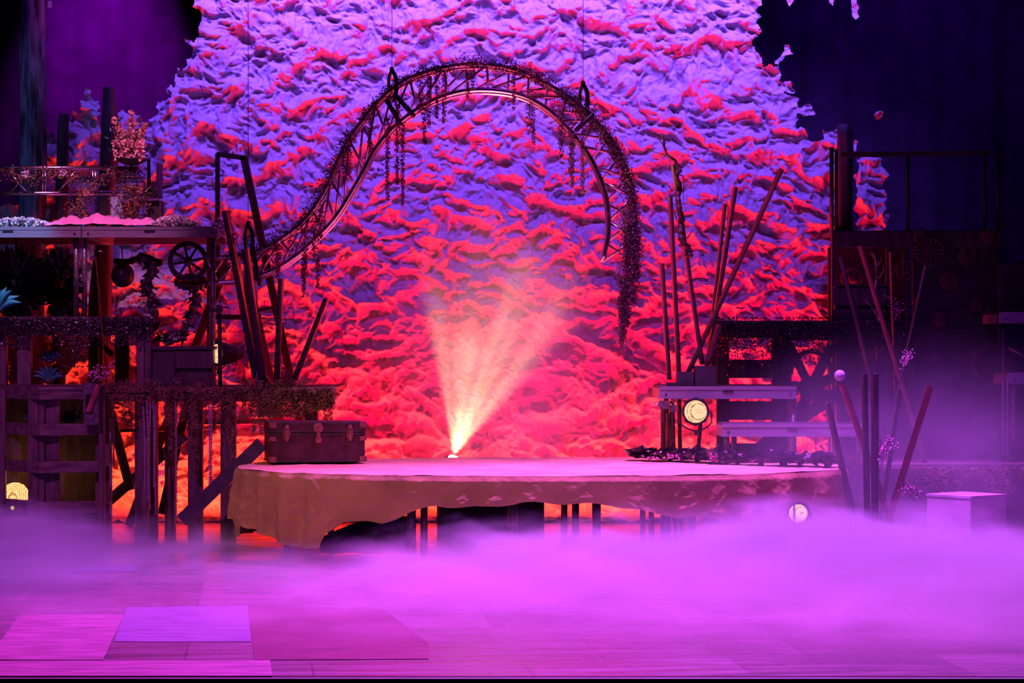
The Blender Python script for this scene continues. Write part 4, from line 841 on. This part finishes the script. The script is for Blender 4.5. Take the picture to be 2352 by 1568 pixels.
# ------------------------------------------------------------------ dark right tower with railing
dK = 24.05; zK = ZZ(532, dK)
kt = thing('stage_tower', Pz(2105, dK, 0), 'tall dark right tower with a wide beam across its top', 'tower')
MB().box(P(1910, 568, dK), Vector((XX(2300, dK), dK + .1, zK))).build('top_beam', 'wood_dark', kt)
MB().box((XX(1912, dK), dK + .02, zK - .02), (XX(2298, dK), dK + .85, zK + .012)).build('platform_top', 'blackwood', kt)
MB().box((XX(2100, dK), dK + .1, .01), (XX(2290, dK), dK + .15, zK - .15)).build('front_panel', 'blackwood', kt)
MB().box((XX(1911, dK), dK + .30, .01), (XX(2100, dK), dK + .35, zK - .15)).build('back_panel', 'blackwood', kt)
for a, b in ((1911, 1918), (2036, 2052), (2280, 2292)): MB().box(Pz(a, dK, .01), Pz(b, dK, zK - .15) + Vector((0, .09, 0))).build('post', 'blackwood', kt)
rl = thing('guard_railing', Pz(2100, dK, zK), 'dark guard railing standing on top of the right tower', 'railing')
MB().bar(P(1930, 355, dK + .1), P(2278, 352, dK + .1), .05, .04).build('top_rail', 'blackwood', rl)
for a, tp in ((1910, 338), (1921, 345), (2085, 355), (2262, 355), (2292, 340)): MB().tube([Pz(a, dK + .1, zK + .012), P(a, tp, dK + .1)], .018 if a > 1915 else .022, 10).build('baluster', 'black', rl, True)
column([(285, 1922, 1956), (530, 1924, 1958)], 24.6, 'dark square trunk behind the left end of the tower railing', 'blackwood').name = 'tree_column'
sn = thing('step_crate', Pz(1972, dK - .1, ZZ(735, dK)), 'dark slatted crate on the frame wall beside the tower gears', 'crate')
for y0, y1 in ((653, 658), (662, 700), (711, 736)): MB().box(P(1911, y1, dK - .2), Vector((XX(2036, dK), dK - .16, ZZ(y0, dK)))).build('slat', 'wood_dark', sn)
MB().box((XX(1913, dK), dK - .15, ZZ(735, dK)), (XX(2034, dK), dK - .02, ZZ(655, dK))).build('inner_box', 'black', sn)
wheel(1957, 640, 27, dK + .2, 'olive cogwheel with oval holes above the slatted step crate', 'cogwheel', (0, -1, 0), 22, 6, 'moss', .5, .2, .03, 'cogwheel')
wheel(2133, 578, 36, dK - .05, 'large many-spoked cogwheel under the tower beam', 'cogwheel', (0, -1, 0), 28, 16, 'rust', .25, .12, .03, 'cogwheel')
wheel(2080, 620, 25, dK + .2, 'faint purple cogwheel behind the thin upright pipes', 'cogwheel', (0, -1, 0), 18, 5, 'rust', .4, .2, .03, 'cogwheel')
for k, (x, y, r) in enumerate(((2115, 542, 17), (2270, 542, 17), (2223, 588, 24), (2180, 645, 24), (2243, 700, 18), (2160, 733, 20), (2105, 690, 12))):
    C = P(x, y, (dK - .01) if y < 560 else (dK + .09)); o = MB().lathe(C, [(r * dK / F, 0), (r * dK / F, .02), (r * dK / F * .8, .03), (.02, .03), (.018, .05)], (0, -1, 0), 26).build('round_boss', 'rust', None); tag(o, ('round rusty disc on the tower beam, left one', 'round rusty disc on the right end of the tower beam', 'dark round disc below the right beam disc', 'dark round disc in the middle of the tower front', 'small dark disc low on the right of the tower front', 'dark disc just above the haze on the tower front', 'smallest dark disc at the left edge of the tower front')[k], 'disc')
wheel(2275, 835, 46, 23.8, 'dark toothed ring looming in the haze at far right', 'cogwheel', (0, -1, 0), 26, 0, 'rust', .1, .12, .03, 'cogwheel')
g = MB().tube([P(2060, 566, dK - .005), P(2100, 565, dK - .005)], .006, 6); tag(g.build('thin_rod', 'alu'), 'thin bright rod lying just below the tower beam', 'rod')
# ------------------------------------------------------------------ poles in the right foreground haze
dP = 20.9
pipe((1930, 590), (2062, 1110), 22.2, .019, 'plum', 'long thin plum pole leaning left, leftmost of the tall right poles', ext=0)
pipe((1975, 565), (2102, 985), 22.0, .021, 'redtube', 'long crimson pole leaning left in front of the tower', ext=0)
pipe((2045, 580), (2056, 860), 23.6, .020, 'steel', 'grey upright pole directly behind the upper berry spray', ext=ZZ(1066, 21.75))
pipe((2075, 583), (2074, 735), 23.8, .018, 'steel', 'shorter grey upright pole right of the berry spray', ext=ZZ(736, 23.69))
pipe((2125, 610), (2000, 1180), 21.4, .010, 'card', 'very thin golden rod leaning right through the haze', ext=0)
pipe((1985, 858), (1992, 1180), 20.6, .028, 'card', 'upright brown tube left of its taller violet neighbour', ext=0)
pipe((2010, 858), (2010, 1200), 20.5, .034, 'plum', 'thick upright violet tube in the right haze', ext=0)
pipe((1900, 925), (1952, 1150), 20.9, .030, 'card', 'brown tube leaning left beside the platform edge', ext=0)
pipe((2137, 888), (2045, 1180), 20.4, .030, 'redtube', 'crimson tube leaning right, in front of the stage riser', ext=0)
pipe((2068, 898), (2025, 1180), 20.9, .020, 'card', 'slim tube standing behind the lower berry branch', ext=0)
pipe((1934, 882), (2022, 1130), 20.75, .030, 'redtube', 'crimson tube topped by the glass ball', ext=0)
M['glass'] = (lambda: mat('frosted_crystal', (.38, .30, .5), .12, 0, .25, 20, bump=.6, bscale=60, spec=1.0))()
o = MB().ball(P(1929, 862, 20.75), .049, 24, 16).build('crystal_ball', 'glass', None, True); tag(o, 'bubbly crystal ball on top of a crimson tube', 'ball')
twig((2052, 738), [(2035, 675), (2050, 680), (2060, 690), (2072, 695), (2078, 705), (2066, 712)], 'berry_branch', 'pink berry spray in front of the grey upright poles', 23.58, r=.007)
twig((2072, 850), [(2085, 800), (2095, 810), (2075, 815), (2072, 830), (2098, 802)], 'berry_branch', 'pink berry spray on the thin golden rod', 21.4, r=.007)
twig((2012, 1058), [(2022, 1010), (2048, 998), (2060, 1020), (2035, 1015), (2040, 1030), (2055, 1005)], 'berry_branch', 'pink berry branch low beside the violet tube', 20.48, r=.008)
twig((2067, 1110), [(2080, 1135), (2095, 1120), (2112, 1140), (2100, 1150), (2118, 1132)], 'berry_branch', 'lowest pink berry branch in the fog before the riser', 20.38, r=.007)
gnarl([(2007, 672), (2014, 640), (2012, 615), (2010, 595), (2004, 580)], 22.0, .016, 'thin gnarled branch beside the crimson pole', [[(2012, 615), (2022, 600), (2024, 590)], [(2010, 595), (2002, 585), (1998, 578)], [(2018, 640), (2030, 620), (2028, 610)]])
gnarl([(2022, 738), (2008, 715), (1998, 700), (1988, 690)], 22.0, .012, 'small dark twig lying above the frame wall edge', [[(2008, 715), (2022, 710)]])
gnarl([(2075, 628), (2090, 605), (2102, 588), (2112, 585)], 23.8, .008, 'thin curved twig arching under the large cogwheel', [])
# ------------------------------------------------------------------ riser stage at right, block, far right decks
dS = 21.75; zS = ZZ(1066, dS)
rs_ = thing('stage_riser', (XX(2240, dS), dS + 1, 0), 'low stage riser with a bright front edge at the far right', 'riser')
MB().box((XX(2010, dS), dS, zS - .04), (XX(2700, dS), 23.62, zS), .006).build('riser_top', 'wood_plank', rs_)
MB().box((XX(2014, dS), dS + .03, .005), (XX(2700, dS), dS + .06, zS - .04)).build('fascia', 'blackwood', rs_)
g = MB()
for _ in range(2300):
    px = U(2090, 2420); g.leaf(Pz(px, dS - .02, zS - .02 - abs(random.gauss(0, .10 + .05 * math.sin(px * .05)))) + Vector((0, U(-.04, .0), 0)), (U(-1, 1), U(-1, .2), U(-1, .4)), .035, .016)
tag(g.build('moss_fringe', 'moss'), 'dark moss hanging over the front of the right riser', 'moss', kind='stuff')
bk = thing('plinth_box', (XX(2220, 21.0), 21.0, 0), 'plain square box standing corner-on in the fog at right', 'box')
hb = ZZ(1138, 20.75); MB().box((-.245, -.245, .0), (.245, .245, hb - .02), .006).build('box_body', 'plinth', bk); MB().box((-.25, -.25, hb - .02), (.25, .25, hb), .004).build('box_lid', 'plinth', bk)
for c in bk.children: c.matrix_parent_inverse = Matrix.Identity(4)
bk.rotation_euler = (0, 0, R(40))
def fard():
    deck('stage_deck', 2295, 2460, 23.0, 23.8, ZZ(716, 23.0), 'higher dark deck cut by the right picture edge', ((2303, 23.1, .024),), zS, .11)
    deck('stage_deck', 2316, 2480, 22.2, 22.9, ZZ(855, 22.2), 'lower deck on pipe legs cut by the right picture edge', ((2304, 22.25, .014), (2314, 22.25, .014), (2327, 22.25, .024)), zS, .11)
fard()
MB().box(P(2292, 1060, 23.05), Vector((XX(2300, 23.05), 23.1, ZZ(600, 23.05)))).build('black_post', 'black'); tag(bpy.data.objects['black_post'], 'thin black post at the right corner of the tower', 'post')
for (a, b, lb) in ((2301, 2320, 'small bright metal tab behind the higher right deck'), (2330, 2352, 'second bright metal tab at the right picture edge')):
    pass
tag(MB().tube([P(2318, 798, 22.6), P(2352, 818, 22.6), P(2380, 834, 22.6)], .014, 8).build('handrail_end', 'steel', None, True), 'shiny slanted handrail end at the right picture edge', 'handrail')
wheel(2360, 660, 62, 23.9, 'large dark wheel half out of frame at far right', tilt=(0, -1, 0), sp=6, m='rust', rim_=.2)
# ------------------------------------------------------------------ things under the round platform
bx2(1030, 1250, 1150, 1238, 22.9, .5, 'flight_case', 'black', 'black flight case standing under the round platform', 'case', .02)
def tarp():
    nx, ny = 60, 24; mb = MB(); vv = []
    for j in range(ny):
        for i in range(nx):
            u, v = i / (nx - 1), j / (ny - 1); px = 735 + 215 * u; yt = 1235 - 50 * math.sin(min(1, u * 1.3) * math.pi / 2); py = yt + (1300 - yt) * v; d = 21.3 + .06 * math.sin(u * 17 + v * 2) + .03 * math.sin(v * 9 + u * 4); vv.append(Pz(px, d, max(.02, ZZ(py, d))))
    mb.add(vv, [(j * nx + i, (j + 1) * nx + i, (j + 1) * nx + i + 1, j * nx + i + 1) for j in range(ny - 1) for i in range(nx - 1)]); return tag(mb.build('dark_drape', 'tarp', None, True), 'dark blue cloth hanging behind the canvas hem at left', 'cloth')
tarp()
par(1834, 1178, 21, 19.95, 'small stage lamp glowing in the fog before the platform skirt', (-.2, -1, 0), False)
tag(MB().tube([Pz(1823, 19.75, .01), P(1824, 1152, 19.75)], .008, 8).build('thin_upright', 'black', None, True), 'thin dark rod crossing the foggy stage lamp', 'rod')
twinkle = MB().lathe(P(29, 1166, 22.22), [(.018, 0), (.018, .01), (.006, .014)], (0, -1, 0), 12).build('small_bulb', 'lamp'); tag(twinkle, 'tiny bright bulb on the lowest rail of the slatted tower', 'lamp')
tag(MB().box(P(109, 2, 24.6), P(119, 18, 24.62)).tube([P(114, 3, 24.61), P(114, -300, 24.61)], .002, 4).build('hanging_tag', 'whiteflower'), 'small pale tag hanging high beside the tallest tree column', 'tag')

# ------------------------------------------------------------------ loose sheets lying on the stage floor
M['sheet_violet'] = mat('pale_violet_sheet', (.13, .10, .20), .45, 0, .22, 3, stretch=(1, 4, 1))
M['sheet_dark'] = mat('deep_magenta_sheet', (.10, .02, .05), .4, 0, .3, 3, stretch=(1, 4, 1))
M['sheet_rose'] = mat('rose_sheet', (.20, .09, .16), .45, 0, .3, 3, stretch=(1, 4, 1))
def fl(px, py): d = F * CZ / (py - CY); return XX(px, d), d
def floor_sheet(pts, m, label, z=.004):
    q = [fl(*p) for p in pts]; n = len(q); mb = MB(); mb.add([(x, y, .0005) for x, y in q] + [(x, y, z) for x, y in q], [tuple(range(n)), tuple(range(2 * n - 1, n - 1, -1))] + [(i, n + i, n + (i + 1) % n, (i + 1) % n) for i in range(n)])
    bmf = mb.build('floor_sheet', m); tag(bmf, label, 'floor sheet')
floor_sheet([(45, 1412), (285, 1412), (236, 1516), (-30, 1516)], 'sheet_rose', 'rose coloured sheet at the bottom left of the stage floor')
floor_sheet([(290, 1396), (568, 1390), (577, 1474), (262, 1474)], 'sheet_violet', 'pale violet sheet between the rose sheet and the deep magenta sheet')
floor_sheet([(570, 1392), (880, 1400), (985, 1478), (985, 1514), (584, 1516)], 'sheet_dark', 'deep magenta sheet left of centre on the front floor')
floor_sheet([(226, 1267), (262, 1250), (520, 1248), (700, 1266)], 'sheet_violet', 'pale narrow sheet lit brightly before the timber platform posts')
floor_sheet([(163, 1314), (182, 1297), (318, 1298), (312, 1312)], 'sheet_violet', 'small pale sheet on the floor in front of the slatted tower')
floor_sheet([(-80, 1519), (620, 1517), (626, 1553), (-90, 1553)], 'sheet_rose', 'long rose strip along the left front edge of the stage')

# ------------------------------------------------------------------ last small things
M['gold'] = mat('dull_gold_rod', (.6, .28, .10), .35, .6, .2, 20)
pipe((219, 588), (246, 889), 22.72, .007, 'gold', 'very thin golden rod hanging under the upper left deck', 'rod', 'rod')
cq = thing('pipe_clamp', P(212, 582, 22.72), 'silver ring coupler at the top of the golden rod', 'clamp')
hollow(P(213, 579, 22.66), P(213, 579, 22.76), .024, 'coupler_ring', 'alu', cq); MB().box(P(206, 588, 22.7), P(220, 598, 22.76)).build('coupler_body', 'steel', cq); MB().tube([P(222, 577, 22.73), P(236, 577, 22.73)], .007, 8).build('bolt', 'alu', cq, True)
MB().box(P(168, 648, 22.90), P(196, 658, 22.96)).build('leg_brace', 'black'); tag(bpy.data.objects['leg_brace'], 'short black brace joining the paired legs of the upper left decks', 'brace')
for x0, x1, lb in ((2302, 2320, 'left of two bright metal strips behind the far right deck'), (2331, 2349, 'right of two bright metal strips behind the far right deck')):
    tag(MB().box(P(x0, 608.9, 23.78), P(x1, 606, 23.8)).build('metal_strip', 'alu'), lb, 'metal strip')
MB().box(P(2295, 609, 23.78), P(2400, 720, 23.9)).build('dark_cabinet', 'blackwood'); tag(bpy.data.objects['dark_cabinet'], 'dark cabinet on the higher deck at the right picture edge', 'cabinet')
for px, py, lb in ((80, 944, 'left clump of teal leaves inside the slatted tower'), (158, 956, 'right clump of teal leaves inside the slatted tower')):
    mb = MB()
    for _ in range(160): mb.leaf(P(px + random.gauss(0, 11), py + random.gauss(0, 8), 22.4), (U(-1, 1), U(-1, .2), U(-1, 1)), .05, .025)
    tag(mb.build('leaf_clump', 'teal'), lb, 'foliage', kind='stuff')

# ------------------------------------------------------------------ fog and haze
def fog_mat():
    m, nt, ns, lk = newmat('low_lying_fog'); m.cycles.volume_step_rate = .5
    out = N(nt, 'ShaderNodeOutputMaterial'); v = N(nt, 'ShaderNodeVolumeScatter'); v.inputs['Color'].default_value = (.92, .85, .95, 1); v.inputs['Anisotropy'].default_value = .0
    tc = N(nt, 'ShaderNodeNewGeometry'); sp = N(nt, 'ShaderNodeSeparateXYZ'); lk.new(tc.outputs['Position'], sp.inputs[0])
    def mth(op, a, b=None, c=None):
        n = N(nt, 'ShaderNodeMath', operation=op)
        for i, q in enumerate((a, b, c)):
            if q is None: continue
            if isinstance(q, (int, float)): n.inputs[i].default_value = q
            else: lk.new(q, n.inputs[i])
        return n.outputs[0]
    def gauss(cx, cyy, sx, sy, amp):
        dx = mth('MULTIPLY', mth('SUBTRACT', sp.outputs[0], cx), 1 / sx); dy = mth('MULTIPLY', mth('SUBTRACT', sp.outputs[1], cyy), 1 / sy)
        r2 = mth('ADD', mth('MULTIPLY', dx, dx), mth('MULTIPLY', dy, dy)); return mth('MULTIPLY', mth('EXPONENT', mth('MULTIPLY', r2, -1.0)), amp)
    mp = N(nt, 'ShaderNodeMapping'); mp.inputs['Scale'].default_value = (.8, .8, 2.2); lk.new(tc.outputs['Position'], mp.inputs[0])
    nz = N(nt, 'ShaderNodeTexNoise'); nz.inputs['Scale'].default_value = 1.5; nz.inputs['Detail'].default_value = 4; nz.inputs['Roughness'].default_value = .6; nz.inputs['Distortion'].default_value = .5; lk.new(mp.outputs[0], nz.inputs['Vector'])
    H = mth('ADD', .03, gauss(2.8, 19.4, 2.2, 2.0, .38)); H = mth('ADD', H, gauss(.2, 18.9, 2.2, 1.7, .30)); H = mth('ADD', H, gauss(-4.6, 20.0, 1.3, 1.5, .56)); H = mth('ADD', H, gauss(.8, 17, 3.0, 1.6, .10)); H = mth('ADD', H, gauss(3.6, 16.6, 1.4, 2.5, .25))
    H = mth('ADD', H, gauss(-2.7, 21.5, 1.3, .9, .22))
    H = mth('ADD', H, gauss(0, 15.8, 6.0, 1.6, .07))
    nn = mth('MULTIPLY', mth('SUBTRACT', nz.outputs[0], .5), 1.3)
    H2 = mth('ADD', H, mth('MULTIPLY', nn, .7))
    t = N(nt, 'ShaderNodeClamp'); t.inputs[1].default_value = 0; t.inputs[2].default_value = 1
    lk.new(mth('MULTIPLY', mth('ADD', mth('SUBTRACT', H2, sp.outputs[2]), .12), 2.1), t.inputs[0])
    dens = mth('MULTIPLY', mth('MULTIPLY', t.outputs[0], t.outputs[0]), mth('ADD', mth('MULTIPLY', H, 9.0), .15))
    lk.new(dens, v.inputs['Density']); lk.new(v.outputs[0], out.inputs['Volume']); return m
M['fog'] = fog_mat()
fg = MB().box((-5.6, 14.6, .012), (5.6, 23.0, 1.05), .02).build('low_fog', 'fog'); tag(fg, 'thick violet fog rolling low over the stage floor', 'fog', kind='stuff')
def haze_mat(name, d, rate, c, r, col=(.9, .9, .95)):
    m, nt, ns, lk = newmat(name); m.cycles.volume_step_rate = rate
    out = N(nt, 'ShaderNodeOutputMaterial'); v = N(nt, 'ShaderNodeVolumeScatter'); v.inputs['Color'].default_value = (*col, 1)
    tc = N(nt, 'ShaderNodeNewGeometry'); mp = N(nt, 'ShaderNodeMapping'); mp.vector_type = 'TEXTURE'; mp.inputs['Location'].default_value = c; mp.inputs['Scale'].default_value = r
    ln = N(nt, 'ShaderNodeVectorMath', operation='LENGTH'); rp = N(nt, 'ShaderNodeMapRange', interpolation_type='SMOOTHSTEP'); rp.inputs[1].default_value = 1.0; rp.inputs[2].default_value = 0.1; rp.inputs[3].default_value = 0; rp.inputs[4].default_value = d
    nz = N(nt, 'ShaderNodeTexNoise'); nz.inputs['Scale'].default_value = 1.3; nz.inputs['Detail'].default_value = 3; rq = N(nt, 'ShaderNodeMapRange'); rq.inputs[1].default_value = .35; rq.inputs[2].default_value = .7; rq.inputs[3].default_value = .35; rq.inputs[4].default_value = 1.5
    mu = N(nt, 'ShaderNodeMath', operation='MULTIPLY')
    lk.new(tc.outputs['Position'], mp.inputs[0]); lk.new(mp.outputs[0], ln.inputs[0]); lk.new(ln.outputs['Value'], rp.inputs[0]); lk.new(tc.outputs['Position'], nz.inputs['Vector']); lk.new(nz.outputs[0], rq.inputs[0])
    lk.new(rp.outputs[0], mu.inputs[0]); lk.new(rq.outputs[0], mu.inputs[1]); lk.new(mu.outputs[0], v.inputs['Density']); lk.new(v.outputs[0], out.inputs['Volume']); return m
hz = MB().ball((3.5, 20.9, .3), 1.0, 24, 16, (2.6, 1.2, 1.9)).build('drifting_haze', haze_mat('drifting_haze', .42, .8, (3.5, 20.9, .3), (2.5, 1.15, 1.85)))
tag(hz, 'thin purple haze hanging over the leaning poles and steps', 'haze', kind='stuff')
bh = MB().ball((-.15, 22.75, 1.6), 1.0, 24, 16, (1.5, 1.3, 1.9)).build('beam_haze', haze_mat('beam_haze', .34, 1.0, (-.15, 22.75, 1.6), (1.45, 1.25, 1.85)))
tag(bh, 'faint haze lit by the fan of light above the round platform', 'haze', kind='stuff')
